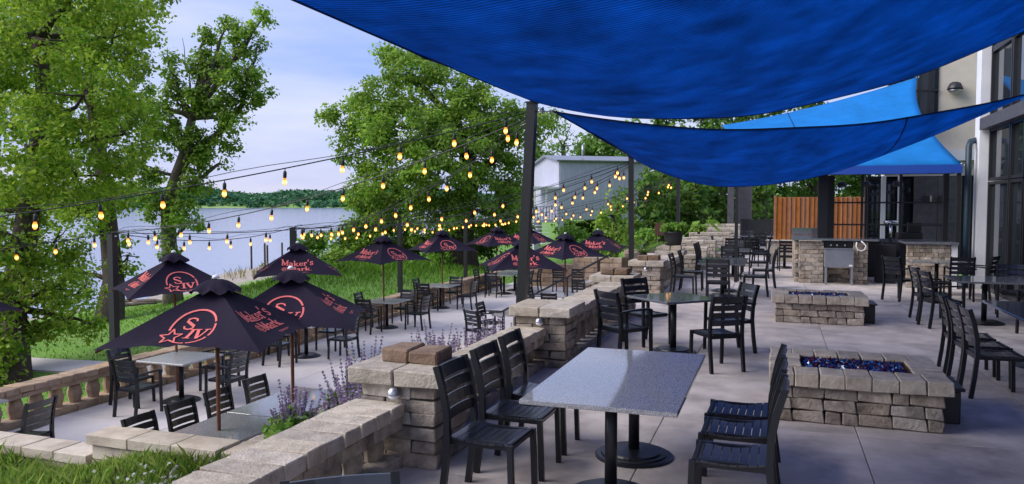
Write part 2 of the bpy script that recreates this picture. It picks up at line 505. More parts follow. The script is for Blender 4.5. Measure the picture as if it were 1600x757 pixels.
def grid_mesh(name, xs, ys, zf):
    X, Y = np.meshgrid(xs, ys)
    Z = zf(X, Y)
    v = np.stack([X, Y, Z], -1).reshape(-1, 3)
    nx, ny = len(xs), len(ys)
    i = np.arange(ny - 1)[:, None] * nx + np.arange(nx - 1)[None]
    f = np.stack([i, i + 1, i + nx + 1, i + nx], -1).reshape(-1, 4)
    return np_mesh(name, v, f)
def np_mesh(name, v, f, smooth=True):
    me = bpy.data.meshes.new(name)
    n = f.shape[1]
    me.vertices.add(len(v)); me.vertices.foreach_set('co', np.ascontiguousarray(v, dtype=np.float32).ravel())
    me.loops.add(f.size); me.loops.foreach_set('vertex_index', np.ascontiguousarray(f, dtype=np.int32).ravel())
    me.polygons.add(len(f)); me.polygons.foreach_set('loop_start', np.arange(0, f.size, n, dtype=np.int32))
    me.polygons.foreach_set('loop_total', np.full(len(f), n, dtype=np.int32))
    if smooth: me.polygons.foreach_set('use_smooth', np.ones(len(f), dtype=bool))
    me.update(calc_edges=True)
    return me

# lawn: one sheet to the horizon; sand along the water
def lawn_material():
    m = mat('lawn_and_sand', (.11, .25, .024), .9, var=(.16, .31, .035), nscale=1.3, bump=.9, bscale=22, stain=(.17, .21, .055), stain_scale=.35, stain_amt=.5, coords='Object')
    t = m.node_tree
    L, N = t.links.new, t.nodes.new
    b = t.nodes['Principled BSDF']
    src = b.inputs['Base Color'].links[0].from_socket
    at_ = N('ShaderNodeAttribute'); at_.attribute_name = 'sand'
    n = N('ShaderNodeTexNoise'); n.inputs['Scale'].default_value = .6; n.inputs['Detail'].default_value = 6
    tcn = N('ShaderNodeTexCoord'); L(tcn.outputs['Object'], n.inputs['Vector'])
    ad = N('ShaderNodeMath'); ad.operation = 'ADD'; L(at_.outputs['Fac'], ad.inputs[0]); L(n.outputs[0], ad.inputs[1])
    r = N('ShaderNodeMapRange'); r.inputs[1].default_value = .85; r.inputs[2].default_value = 1.1; L(ad.outputs[0], r.inputs[0])
    n2 = N('ShaderNodeTexNoise'); n2.inputs['Scale'].default_value = 3.0; n2.inputs['Detail'].default_value = 8; L(tcn.outputs['Object'], n2.inputs['Vector'])
    rr = N('ShaderNodeValToRGB'); rr.color_ramp.elements[0].color = (.20, .16, .13, 1); rr.color_ramp.elements[1].color = (.46, .40, .34, 1)
    rr.color_ramp.elements[0].position = .35; rr.color_ramp.elements[1].position = .65
    L(n2.outputs[0], rr.inputs[0])
    x = N('ShaderNodeMix'); x.data_type = 'RGBA'; L(r.outputs[0], x.inputs[0]); L(src, x.inputs[6]); L(rr.outputs[0], x.inputs[7])
    L(x.outputs[2], b.inputs['Base Color'])
    return m
M['lawn'] = lawn_material()
xs = np.concatenate([np.linspace(-600, -80, 14)[:-1], np.arange(-80, -12, .8), np.arange(-12, 60, 4), np.geomspace(60, 3000, 12)])
ys = np.concatenate([np.linspace(-600, -20, 12)[:-1], np.arange(-20, 110, 1.0), np.geomspace(110, 3200, 24)])
me = grid_mesh('lawn', xs, ys, ground_z)
co = np.empty(len(me.vertices) * 3, dtype=np.float32); me.vertices.foreach_get('co', co); co = co.reshape(-1, 3)
s_ = co[:, 0] - shore_x(co[:, 1])
wd = np.interp(co[:, 1], [0, 30, 36, 44, 60, 75, 100], [1.2, 3.0, 8.0, 17.0, 15.0, 8.0, 3.0])
a_ = me.attributes.new('sand', 'FLOAT', 'POINT')
a_.data.foreach_set('value', np.clip(1.15 - s_ / wd, 0, 1).astype(np.float32))
tag(obj('lawn', me, M['lawn']), 'green lawn falling to the sandy lake shore', kind='structure')

# lake
def water_material():
    m = bpy.data.materials.new('lake_water'); m.use_nodes = True
    t = m.node_tree; L, N = t.links.new, t.nodes.new
    b = t.nodes['Principled BSDF']
    b.inputs['Base Color'].default_value = (.20, .24, .37, 1)
    b.inputs['Roughness'].default_value = .12
    b.inputs['IOR'].default_value = 1.33
    tcn = N('ShaderNodeTexCoord'); mp_ = N('ShaderNodeMapping'); mp_.inputs['Scale'].default_value = (.5, 1.2, 1)
    n = N('ShaderNodeTexNoise'); n.inputs['Scale'].default_value = .9; n.inputs['Detail'].default_value = 5
    L(tcn.outputs['Object'], mp_.inputs[0]); L(mp_.outputs[0], n.inputs['Vector'])
    bn = N('ShaderNodeBump'); bn.inputs['Strength'].default_value = .15; bn.inputs['Distance'].default_value = .2
    L(n.outputs[0], bn.inputs['Height']); L(bn.outputs[0], b.inputs['Normal'])
    return m
mb = MB(); mb.add([(-4000, -3000, 0), (60, -3000, 0), (60, 4000, 0), (-4000, 4000, 0)], [(0, 1, 2, 3)])
tag(mb.build('lake', water_material(), loc=(0, 0, -4.0)), 'calm grey blue lake beyond the lawn', kind='structure')

# far shore with its fields and wooded hills
def far_z(az, r):
    t = (r - 1450.0)
    hill = 46 * (1 - np.exp(-np.maximum(t - 90, 0) / 160.0)) * (.66 + .16 * np.sin(az * 23 + .6) + .10 * np.sin(az * 61 + 1))
    return -4.6 + np.minimum(np.maximum(t, 0) * .03, 3.5) + np.maximum(hill, 0)
azs = np.linspace(R(-78), R(20), 160); rs = np.array([1440, 1450, 1465, 1490, 1520, 1560, 1620, 1700, 1800, 1950, 2200.])
A, Rr = np.meshgrid(azs, rs)
v = np.stack([np.sin(A) * Rr, np.cos(A) * Rr, far_z(A, Rr)], -1).reshape(-1, 3)
i = np.arange(len(rs) - 1)[:, None] * len(azs) + np.arange(len(azs) - 1)[None]
f = np.stack([i, i + 1, i + len(azs) + 1, i + len(azs)], -1).reshape(-1, 4)[:, ::-1]
M['far_field'] = mat('far_field', (.19, .33, .06), .95, var=(.26, .38, .10), nscale=.01)
tag(obj('far_shore', np_mesh('far_shore', v, f), M['far_field']), 'far shore with green fields below wooded hills', kind='structure')

# ------------------------------------------------------------------ concrete patios, slab by slab
def slabs(name, label, xl, yl, z, m, skip=lambda x0, x1, y0, y1: False, depth=.3):
    root = empty(name, (0, 0, z)); tag(root, label, kind='structure')
    b_ = MB(); b_.box(xl[0], xl[-1], yl[0], yl[-1], -depth - .1, -.035)
    b_.build('bedding', M['joint'], root)
    for x0, x1 in zip(xl, xl[1:]):
        for y0, y1 in zip(yl, yl[1:]):
            if not skip(x0, x1, y0, y1):
                block(root, 'concrete_slab', x0 + .004, x1 - .004, y0 + .004, y1 - .004, -.12, rnd.uniform(-.0015, .0015), m, .006, 0.0)
    return root
slabs('upper_patio', 'upper concrete patio scored into large slabs', [-3.0, -.95, .68, 2.3, 4.5], [-4 + .0, -1.0, 1.15, 3.1, 5.05, 7.0, 8.95, 10.9, 12.85, 14.8, 16.75, 18.7, 20.65, 22.6, 24.55, 26.5, 28.45, 30.4, 33, 36, 39, 42, 46], 0, M['concrete'], depth=1.5)
slabs('lower_patio', 'lower concrete patio below the stone balustrade', [-10.45, -8.4, -6.3, -4.2, -3.0], [4.2, 6.5, 8.9, 11.3, 13.7, 16.1, 18.5, 20.9, 23.3, 25.7, 28.1, 30.6], LO, M['concrete_low'],
      skip=lambda x0, x1, y0, y1: False)

# concrete path across the lawn
pm = MB()
pts = [(-31, 10.6), (-24, 11.6), (-18, 12.35), (-15.6, 12.55), (-13.6, 12.75), (-11.6, 12.8)]
for (xa, ya), (xb, yb) in zip(pts, pts[1:]):
    n = 4
    for k in range(n):
        p = [(xa + (xb - xa) * q / n, ya + (yb - ya) * q / n) for q in (k, k + 1)]
        z = [float(ground_z(np.array(q[0]), np.array(q[1]))) + .05 for q in p]
        pm.add([(p[0][0], p[0][1] - .55, z[0]), (p[1][0], p[1][1] - .55, z[1]), (p[1][0], p[1][1] + .55, z[1]), (p[0][0], p[0][1] + .55, z[0]),
                (p[0][0], p[0][1] - .55, z[0] - .2), (p[1][0], p[1][1] - .55, z[1] - .2), (p[1][0], p[1][1] + .55, z[1] - .2), (p[0][0], p[0][1] + .55, z[0] - .2)],
               [(0, 1, 2, 3), (0, 4, 5, 1), (2, 6, 7, 3), (1, 5, 6, 2), (3, 7, 4, 0)])
tag(pm.build('path', M['concrete_low']), 'narrow concrete path crossing the lawn', kind='structure')

# ================================================================== MASONRY
PIL = dict(x0=-3.03, x1=-2.27)
def pillar(y, label, bricks=True, light=True, warm=False):
    root = empty('stone_pillar', (-2.65, y + .38, 0)); tag(root, label, 'pillar', 'stone block pillars along the upper balustrade')
    hw, hc = .31, .102
    c = MB(); c.box(-.2, .2, -.2, .2, 0, .6); c.build('core', M['joint'], root)
    for k in range(6):
        z0, z1 = k * hc + .003, (k + 1) * hc - .003
        L_ = .41
        o = rnd.uniform(-.006, .006)
        if k % 2:
            rects = [(-hw, -hw + L_, -hw, -hw + .2), (hw - .2, hw, -hw, -hw + L_), (hw - L_, hw, hw - .2, hw), (-hw, -hw + .2, hw - L_, hw)]
        else:
            rects = [(hw - L_, hw, -hw, -hw + .2), (hw - .2, hw, -hw + .205, hw), (-hw, hw - .205, hw - .2, hw), (-hw, -hw + .2, -hw, hw - .205)]
        for x0, x1, y0, y1 in rects:
            block(root, 'block', x0 + .003 + o, x1 - .003 + o, y0 + .003, y1 - .003, z0, z1, M['block'], .014, .006, .012)
    for x0, x1 in ((-.38, -.004), (.004, .38)):
        block(root, 'cap_block', x0, x1, -.38, .38, .614, .73, M['coping'], .016, .004, .006)
    if bricks:
        for x0, x1 in ((-.235, -.004), (.004, .235)):
            block(root, 'top_brick', x0, x1, -.13, .2, .731, .835, M['brown'], .024, .006, .03)
    if light:
        wl = empty('wall_light', (-2.65, y + .066, .555)); tag(wl, 'small silver dome light on ' + label.split(' ', 1)[1] if False else LIGHT_LABEL[label], 'light', 'dome lights on the pillars')
        d = MB(); d.lathe([(.004, .052), (.03, .046), (.048, .026), (.053, .0), (.0535, -.006)][::-1], 16, (0, -.045, 0)); d.build('dome', M['steel'], wl)
        g = MB(); g.lathe([(.02, -.042), (.042, -.026), (.048, -.008)], 14, (0, -.045, 0)); g.build('lens', M['white'], wl)
        b_ = MB(); b_.box(-.035, .035, -.02, .006, -.03, .03, .006); b_.build('bracket', M['steel'], wl)
    return root
LIGHT_LABEL = {}
def P(y, label, lab_light, **k):
    LIGHT_LABEL[label] = lab_light
    return pillar(y, label, **k)
P(5.0, 'nearest grey stone pillar with two brown bricks on its cap', 'silver dome light on the face of the nearest stone pillar')
P(8.68, 'stone pillar without bricks on its cap, beside the tall leaning black post', 'silver dome light on the pillar beside the tall leaning post', bricks=False)
P(12.88, 'stone pillar with brown bricks at the near side of the stair opening', 'dome light on the brick-topped pillar at the near side of the stairs')
P(16.56, 'stone pillar with brown bricks at the far side of the stair opening', 'dome light on the brick-topped pillar at the far side of the stairs')
p5 = P(20.4, 'stone pillar carrying the black pot of lime green leaves', '', light=False, bricks=False)
for x0, x1 in ((-.27, -.004), (.004, .27)):
    block(p5, 'top_block', x0, x1, -.2, .2, .731, .86, M['coping'], .02, .006, .03)

def baluster_mesh(h, r0, r1, name, m):
    b_ = MB(); b_.lathe([(r0, 0), (r0 * 1.08, h * .12), (r1, h * .42), (r1 * .96, h * .6), (r0 * .95, h * .9), (r0 * .9, h)], 8, smooth=False)
    me = b_.mesh(name); me.materials.append(m); return me
def balustrade(label, xr, wdt, y0, y1, z_top, mt, kind, group='upper balustrade walls'):
    root = empty('balustrade_wall', (xr - wdt / 2, y0, 0)); tag(root, label, 'wall', group)
    hw = wdt / 2
    n = max(1, round((y1 - y0) / .205)); st = (y1 - y0) / n
    for k in range(n):
        block(root, 'coping_block', -hw, hw, k * st + .004, (k + 1) * st - .004, z_top - .1, z_top + rnd.uniform(-.004, .004), M['coping'], .012, .004, .008)
    n2 = max(1, round((y1 - y0) / .4)); s2 = (y1 - y0) / n2
    for k in range(n2):
        for sx in (-1, 1):
            a, b_ = (.006, hw - .02) if sx > 0 else (-hw + .02, -.006)
            block(root, 'under_block', a, b_, k * s2 + .004, (k + 1) * s2 - .004, z_top - .205, z_top - .104, mt, .012, .004, .006)
            block(root, 'base_block', a, b_, k * s2 + .004, (k + 1) * s2 - .004, -.02, .085, mt, .012, .004, .006)
    bm = baluster_mesh(z_top - .205 - .085, .085, .105, 'baluster', mt)
    m = round((y1 - y0) / .29)
    for k in range(m):
        obj('baluster', bm, None, root, (0, (k + .5) * (y1 - y0) / m, .085), rnd.uniform(0, .3))
    return root
balustrade('low balustrade running from the bottom edge to the nearest pillar', -2.58, .42, 1.3, 5.06, .49, M['block'], 0)
balustrade('low balustrade behind the chairs, between the nearest and the second pillar', -2.58, .42, 5.70, 8.74, .49, M['block'], 0)
balustrade('taller balustrade between the second pillar and the stair opening', -2.37, .45, 9.38, 12.94, .63, M['block'], 1)
balustrade('far balustrade from the stair opening to the pillar with the pot', -2.37, .45, 17.26, 20.46, .63, M['block'], 1)
# retaining face below the upper patio, seen above the planting bed
rw = empty('retaining_wall', (-3.05, 0, 0)); tag(rw, 'rough block face holding up the edge of the upper patio', 'wall')
y = 1.3
while y < 20.0:
    for k in range(3):
        o = .2 * (k % 2)
        if not (13.6 < y < 16.5):
            block(rw, 'block', -.1, .04, y + o + .004, y + o + .396, -.02 - (k + 1) * .15, -.02 - k * .15 - .006, M['block'], .014, .005, .006)
    y += .4

# lower balustrade along the lawn, tan stone
lw = empty('lawn_balustrade', (-10.66, 5.0, LO)); tag(lw, 'long tan stone balustrade with stout balusters along the lawn', 'wall')
Llen = 24.4
bmesh_ = baluster_mesh(.31, .085, .115, 'baluster', M['tan'])
n = 106; st = Llen / n
for k in range(n): block(lw, 'coping_block', -.17, .17, k * st + .004, (k + 1) * st - .004, .48, .58 + rnd.uniform(-.006, .006), M['tan'], .02, .006, .012)
n = 52; st = Llen / n
for k in range(n):
    block(lw, 'rail_block', -.13, .13, k * st + .003, (k + 1) * st - .003, .405, .475, M['tan'], .01, .003)
    block(lw, 'base_block', -.15, .15, k * st + .004, (k + 1) * st - .004, -.04, .095, M['tan'], .014, .004, .01)
n = 71; st = Llen / n
for k in range(n): obj('baluster', bmesh_, None, lw, (rnd.uniform(-.01, .01), (k + .5) * st, .095), rnd.uniform(0, .8))

# planter walls of buff stone, bottom left
def planter_run(label, x0, x1, y0, y1, ztop, ln, axis, foot):
    root = empty('planter_wall', ((x0 + x1) / 2, (y0 + y1) / 2, foot)); tag(root, label, 'wall', 'buff stone planter walls')
    cx, cy = (x0 + x1) / 2, (y0 + y1) / 2
    T = ztop - foot
    a0, a1 = (x0 - cx, x1 - cx) if axis == 'x' else (y0 - cy, y1 - cy)
    b0, b1 = (y0 - cy, y1 - cy) if axis == 'x' else (x0 - cx, x1 - cx)
    n = max(1, round((a1 - a0) / ln)); st = (a1 - a0) / n
    for k in range(n):
        u0, u1 = a0 + k * st + .004, a0 + (k + 1) * st - .004
        r_ = (u0, u1, b0, b1) if axis == 'x' else (b0, b1, u0, u1)
        block(root, 'coping_stone', *r_, T - .11, T, M['buff'], .01, .003, .003)
    zc = T - .114; row = 0
    while zc > .02:
        z0 = max(zc - .16, 0)
        off = (row % 2) * .5
        k = -1
        while k < n + 1:
            u0, u1 = max(a0 + .05, a0 + (k + off) * st + .003), min(a1 - .03, a0 + (k + 1 + off) * st - .003)
            if u1 - u0 > .04:
                r_ = (u0, u1, b0 + .04, b1 - .04) if axis == 'x' else (b0 + .04, b1 - .04, u0, u1)
                block(root, 'wall_stone', *r_, z0 + .003, zc - .003, M['buff'], .01, .004)
            k += 1
        zc -= .163; row += 1
    return root
planter_run('lowest buff stone planter wall at the left edge', -10.3, -6.95, 6.18, 6.55, -.74, .5, 'x', LO)
planter_run('higher buff stone planter wall in front of the near umbrella', -6.94, -5.24, 6.16, 6.53, -.50, .62, 'x', LO)
planter_run('buff stone planter wall along the granite table under the umbrellas', -5.22, -4.95, 6.20, 12.4, -.52, .45, 'y', LO)
def bed(name, label, x0, x1, y0, y1, zf, m, res=.25):
    xs = np.linspace(x0, x1, max(2, int((x1 - x0) / res))); ys = np.linspace(y0, y1, max(2, int((y1 - y0) / res)))
    o = obj(name, grid_mesh(name, xs, ys, zf), m); tag(o, label, kind='structure'); return o
def front_bed_z(x, y): return -.66 + .10 * np.clip((x + 5.5) / 2.4, 0, 1) - .27 * np.clip((-x - 6.2) / 1.2, 0, 1) + .03 * np.sin(x * 3) * np.sin(y * 2.3)
def side_bed_z(x, y): return -.62 + .22 * np.clip((x + 4.9) / 1.6, 0, 1) + .03 * np.sin(x * 3) * np.sin(y * 2.3)
bed('grass_bed_ground', 'soil of the grassy bed at the bottom left', -10.6, -3.0, 1.0, 6.2, front_bed_z, M['soil'])
bed('flower_bed_ground', 'soil of the flower bed behind the nearest pillar', -4.97, -3.02, 6.2, 12.8, side_bed_z, M['soil'])

# stairs from the upper patio down to the lower one, with a handrail
st_ = empty('stair', (-3.0, 15.1, LO)); tag(st_, 'stone stair going down between the brick-topped pillars', 'stairs')
for k in range(8):
    zt = -LO - (k + .15) * .165
    block(st_, 'step', -.3 - .3 * k, .02 - .3 * k, -1.4, 1.4, 0, zt - .0, M['coping'], .015, .003)
hr = empty('handrail', (-2.6, 13.75, 0)); tag(hr, 'black metal handrail sloping down the stair', 'railing')
b_ = MB(); b_.bar((.05, 0, 1.2), (-2.35, 0, -.10), .045, .035); b_.bar((-2.35, 0, -.10), (-2.6, 0, -.12), .045, .035); b_.build('rail', M['post'], hr)
for xx in (-.45, -1.05, -1.7, -2.3):
    zr = 1.2 + (xx - .05) * (1.3 / 2.4)
    b_ = MB(); b_.box(xx - .015, xx + .015, -.015, .015, zr - 1.0, zr - .01); b_.build('upright', M['post'], hr)

# end wall of the lower patio: stepped tan courses
def stacked(name, label, x0, x1, y, foot, ztop, m, blk=.42, dep=.3, course=.15, group=None, cap=None):
    root = empty(name, ((x0 + x1) / 2, y, foot)); tag(root, label, 'wall', group)
    cx = (x0 + x1) / 2; n = max(1, int(round((ztop - foot) / course)))
    for r_ in range(n):
        x = x0 - (blk * .5 if r_ % 2 else 0)
        while x < x1 - .02:
            a, b2 = max(x, x0), min(x + blk * rnd.choice((1, 1, .75)), x1)
            if b2 - a > .05:
                block(root, 'block', a - cx + .004, b2 - cx - .004, rnd.uniform(-.012, .012), dep, r_ * course + .004, (r_ + 1) * course - .004, cap if (cap and r_ == n - 1) else m, .016, .005, .008)
            x = b2 if b2 > x else x + blk
    return root
stacked('terrace_wall', 'lowest tan block wall closing the far end of the lower patio', -9.4, -7.6, 29.4, LO, -.42, M['tan'], .5, .35, .18, 'tan block walls at the end of the lower patio')
stacked('terrace_wall', 'long tan block wall behind the far umbrellas', -7.6, -5.4, 29.4, LO, -.12, M['tan'], .5, .35, .2, 'tan block walls at the end of the lower patio')
stacked('terrace_wall', 'tallest tan block wall beside the stair foot', -5.4, -3.1, 29.5, LO, .2, M['tan'], .5, .35, .19, 'tan block walls at the end of the lower patio')
stacked('block_pier', 'square tan block pier standing behind the handrail', -5.0, -4.3, 26.5, LO, .42, M['tan'], .35, .6, .17)
stacked('block_pier', 'low pale block pier at the foot of the stair', -5.9, -5.45, 17.2, LO, -.72, M['coping'], .45, .45, .2)

# stepped dry-stone terraces past the pillar with the pot
yy = 21.6
for k in range(7):
    ht = .55 + .09 * k
    stacked('stone_terrace', ('first', 'second', 'third', 'fourth', 'fifth', 'sixth', 'last')[k] + ' step of the stacked pale stone terraces beyond the potted plant',
            -3.6 + .12 * k, -2.05 + .10 * k, yy, -.02, ht, M['coping'], .38, .5, .115, 'stacked stone terraces')
    yy += 2.0
tb = MB(); tb.box(-4.2, -2.15, 21.9, 36, -.6, .42); tag(tb.build('terrace_bed', M['soil']), 'planting soil behind the stone terraces', kind='structure')

# ------------------------------------------------------------------ fire pits
def glass_bits_mesh():
    n = 1700; v = []; f = []
    for k in range(n):
        c = Vector((rnd.uniform(-.43, .43), rnd.uniform(-.27, .27), rnd.uniform(-.02, .03)))
        r_ = rnd.uniform(.011, .026)
        q = Matrix.Rotation(rnd.uniform(0, 6), 3, Vector((rnd.uniform(-1, 1), rnd.uniform(-1, 1), rnd.uniform(-1, 1))).normalized())
        o = len(v)
        for p in ((1, 0, -.4), (-.5, .87, -.4), (-.5, -.87, -.4), (.2, .1, .8)): v.append(tuple(c + q @ (Vector(p) * r_)))
        f += [(o, o + 2, o + 1), (o, o + 1, o + 3), (o + 1, o + 2, o + 3), (o + 2, o, o + 3)]
    me = bpy.data.meshes.new('fire_glass'); me.from_pydata(v, [], f); return me
gm = bpy.data.materials.new('blue_fire_glass'); gm.use_nodes = True
t = gm.node_tree; b0 = t.nodes['Principled BSDF']; b0.inputs['Roughness'].default_value = .08; b0.inputs['Specular IOR Level'].default_value = .8
g_ = t.nodes.new('ShaderNodeNewGeometry'); r_ = t.nodes.new('ShaderNodeValToRGB')
els = r_.color_ramp.elements
els[0].color = (.004, .012, .08, 1); els[0].position = .0
els[1].color = (.03, .12, .42, 1); els[1].position = .45
for p_, c_ in ((.58, (.012, .04, .2, 1)), (.74, (.10, .012, .010, 1)), (.97, (.35, .65, .95, 1))):
    e_ = els.new(p_); e_.color = c_
r_.color_ramp.interpolation = 'CONSTANT'
t.links.new(g_.outputs['Random Per Island'], r_.inputs[0]); t.links.new(r_.outputs[0], b0.inputs['Base Color'])
M['fire_glass'] = gm
gbits = glass_bits_mesh()
def fire_pit(x, y, dep, label):
    root = empty('fire_pit', (x, y + dep / 2, 0)); tag(root, label, 'fire pit', 'stone fire pits on the upper patio')
    W, D = 1.36, dep
    hx, hy = W / 2, D / 2
    cs = .108
    for r_ in range(3):
        z0, z1 = r_ * cs + .004, (r_ + 1) * cs - .004
        for sy in (-1, 1):
            xx = -hx - (.14 if r_ % 2 else 0)
            while xx < hx - .02:
                a, b2 = max(xx, -hx), min(xx + rnd.choice((.27, .27, .14)), hx)
                if b2 - a > .03:
                    ya, yb = (-hy, -hy + .16) if sy < 0 else (hy - .16, hy)
                    block(root, 'block', a + .004, b2 - .004, ya, yb, z0, z1, M['block'], .016, .006, .01)
                xx = max(b2, xx + .05)
        for sx in (-1, 1):
            nn = 4; s2 = (D - .33) / nn
            for k in range(nn):
                xa, xb = (-hx, -hx + .16) if sx < 0 else (hx - .16, hx)
                block(root, 'block', xa, xb, -hy + .165 + k * s2 + .004, -hy + .165 + (k + 1) * s2 - .004, z0, z1, M['block'], .016, .006, .01)
    zt0, zt1 = 3 * cs + .004, .45
    ox, oy = hx + .06, hy + .05
    n = 7; s2 = 2 * ox / n
    for k in range(n):
        for ya, yb in ((-oy, -.29), (.31, oy)):
            block(root, 'rim_block', -ox + k * s2 + .004, -ox + (k + 1) * s2 - .004, ya, yb, zt0, zt1 + rnd.uniform(-.004, .004), M['coping'], .014, .004, .006)
    for k in range(3):
        for xa, xb in ((-ox, -.46), (.48, ox)):
            block(root, 'rim_block', xa, xb, -.285 + k * .197, -.285 + (k + 1) * .197 - .006, zt0, zt1 + rnd.uniform(-.004, .004), M['coping'], .014, .004, .004)
    lin = MB()
    lin.box(-.45, .47, -.28, .30, .28, .385)
    lin.build('burner_pan', M['rust'], root)
    for a in ((-.465, -.455, -.29, .31), (.475, .485, -.29, .31), (-.455, .475, -.292, -.282), (-.455, .475, .302, .312)):
        lb = MB(); lb.box(a[0], a[1], a[2], a[3], .30, .43); lb.build('liner', M['rust'], root)
    o = obj('fire_glass', gbits, M['fire_glass'], root, (.01, .01, .405)); tag(o, 'heap of blue and rust red fire glass', kind='stuff')
    bx = MB(); bx.box(hx + .005, hx + .19, -.22, .25, 0, .3, .012); bxo = bx.build('valve_box', M['post'], root)
    ld = MB(); ld.box(hx + .005, hx + .215, -.26, .29, .302, .33, .006); ld.build('lid', M['steel'] if False else M['post'], bxo)
    return root
fire_pit(.70, 7.28, 1.16, 'nearer stone fire pit full of blue glass')
fire_pit(.68, 13.42, 1.05, 'farther stone fire pit in front of the bar')

# ------------------------------------------------------------------ posts and shade sails
def post(label, base, top, wdt=.11, grp='black posts along the upper balustrade'):
    base, top = Vector(base), Vector(top)
    root = empty('shade_post', base); tag(root, label, 'post', grp)
    b_ = MB(); b_.bar((0, 0, 0), top - base, wdt, wdt); b_.build('shaft', M['post'], root)
    c = MB(); t_ = top - base; c.box(t_.x - wdt * .6, t_.x + wdt * .6, t_.y - wdt * .6, t_.y + wdt * .6, t_.z, t_.z + .02); c.build('cap', M['post'], root)
    p = MB(); p.tube([t_ + Vector((.0, 0, -.12)), t_ + Vector((.1, -.02, -.1)), t_ + Vector((.16, -.02, -.06))], .012, 5); p.build('eye_bolt', M['chrome'], root)
    return root
PA, PB, PC, PD = Vector((-3.1, 1.35, 3.36)), Vector((-2.97, 9.42, 3.24)), Vector((-3.08, 17.1, 3.0)), Vector((-3.08, 25.8, 2.95))
post('tall leaning black post beside the second pillar', (-3.23, 9.52, -.9), PB, .12)
post('black post at the brick-topped pillar past the stairs', (-3.09, 17.35, -.9), PC)
post('far black post behind the potted plant', (-3.08, 25.8, -.6), PD)

def sail_obj(label, fn, ns, nt_, m, hems, name='shade_sail', solid=.004):
    root = empty(name, fn(.5, .5)); tag(root, label, 'shade sail')
    o = root.location
    v = np.array([tuple(fn(i / ns, j / nt_) - o) for j in range(nt_ + 1) for i in range(ns + 1)])
    i = np.arange(nt_)[:, None] * (ns + 1) + np.arange(ns)[None]
    f = np.stack([i, i + 1, i + ns + 2, i + ns + 1], -1).reshape(-1, 4)
    c = obj('cloth', np_mesh('cloth', v, f), m, root)
    md = c.modifiers.new('thick', 'SOLIDIFY'); md.thickness = solid
    for cu, cv in ((0, 1), (0, 0), (1, 1), (1, 0)):
        c_ = fn(cu, cv) - o
        b_ = MB(); b_.tube([c_ + Vector((.035 * math.cos(a), .0, .035 * math.sin(a))) for a in np.linspace(0, 2 * math.pi, 13)], .007, 5); b_.build('corner_ring', M['chrome'], root)
    for nm, pth, wdt in hems:
        b_ = MB()
        pts = [fn(*q) - o for q in pth]
        b_.sweep(pts, [(-wdt, -.007), (wdt, -.007), (wdt, .007), (-wdt, .007)], up=(0, 0, 1) if nm == 'x' else (0, 1, 0))
        b_.build('hem' if nm != 'seam' else 'seam', M['sail_hem'], root)
    return root
def lin(n, f_): return [f_(k / n) for k in range(n + 1)]
# great sail overhead
SD, SF = Vector((4.42, 13.0, 5.0)), Vector((4.42, 2.2, 5.5))
def sail1(u, v):     # u: post side to building side, v: near to far
    a = PA.lerp(PB + Vector((0, 0, .03)), v); b_ = SF.lerp(SD, v)
    p = a.lerp(b_, u)
    q = 4 * u * (1 - u) * (1 + .2 * (1 - 2 * u))
    p.z -= q * (.35 + .45 * v) + 4 * v * (1 - v) * (.12 + .10 * q)
    p.y -= q * .30 * (2 * v - 1)
    p.x += 4 * v * (1 - v) * .22 * (1 - 2 * u)
    p.z += .012 * math.sin(u * 23 + v * 9) * u * (1 - u) * 4
    a_ = math.atan2(1 - v, u + 1e-3); rd = math.hypot(1 - v, u)
    p.z += .022 * math.sin(a_ * 26) * math.exp(-rd * 3.0) * min(1, rd * 8)      # creases running out from the post corner
    return p
sail_obj('big dark blue shade sail stretched overhead', sail1, 72, 56, M['sail'],
         [('hem', lin(32, lambda k: (k, 1)), .035), ('hem', lin(32, lambda k: (0, k)), .03), ('seam', lin(20, lambda k: (.895, k)), .02)])
# second sail: a triangle between two posts and the building
SB = Vector((4.42, 16.4, 4.0))
PB2 = Vector((-2.72, 9.55, 3.14))
def sail2(u, v):
    a = PB2.lerp(PC, v)
    p = a.lerp(SB, u)
    q = 4 * u * (1 - u) * (1 + (.2 + .2 * v) * (1 - 2 * u))
    p.z -= q * (.40 + .60 * v) + 4 * v * (1 - v) * (1 - u) * .12
    p.x += 4 * v * (1 - v) * (1 - u) * .25
    p.z += .01 * math.sin(u * 19 + v * 7) * q
    return p
sail_obj('smaller dark blue triangular sail below the great one', sail2, 48, 28, M['sail'],
         [('hem', lin(40, lambda k: (k * .985, 0)), .035), ('hem', lin(40, lambda k: (k * .985, 1)), .03), ('hem', lin(20, lambda k: (0, k)), .03), ('seam', lin(20, lambda k: (.66, k)), .018)])
tw = empty('sail_cable', PB); tag(tw, 'short steel cable tying the smaller sail to the leaning post', 'cable')
b_ = MB(); b_.tube([(0, 0, -.1), PB2 - PB], .008, 5); b_.build('wire', M['chrome'], tw)
b_ = MB(); b_.lathe([(.018, -.03), (.018, .03)], 6, (PB2 - PB) * .5 - Vector((0, 0, .05))); b_.build('turnbuckle', M['chrome'], tw)
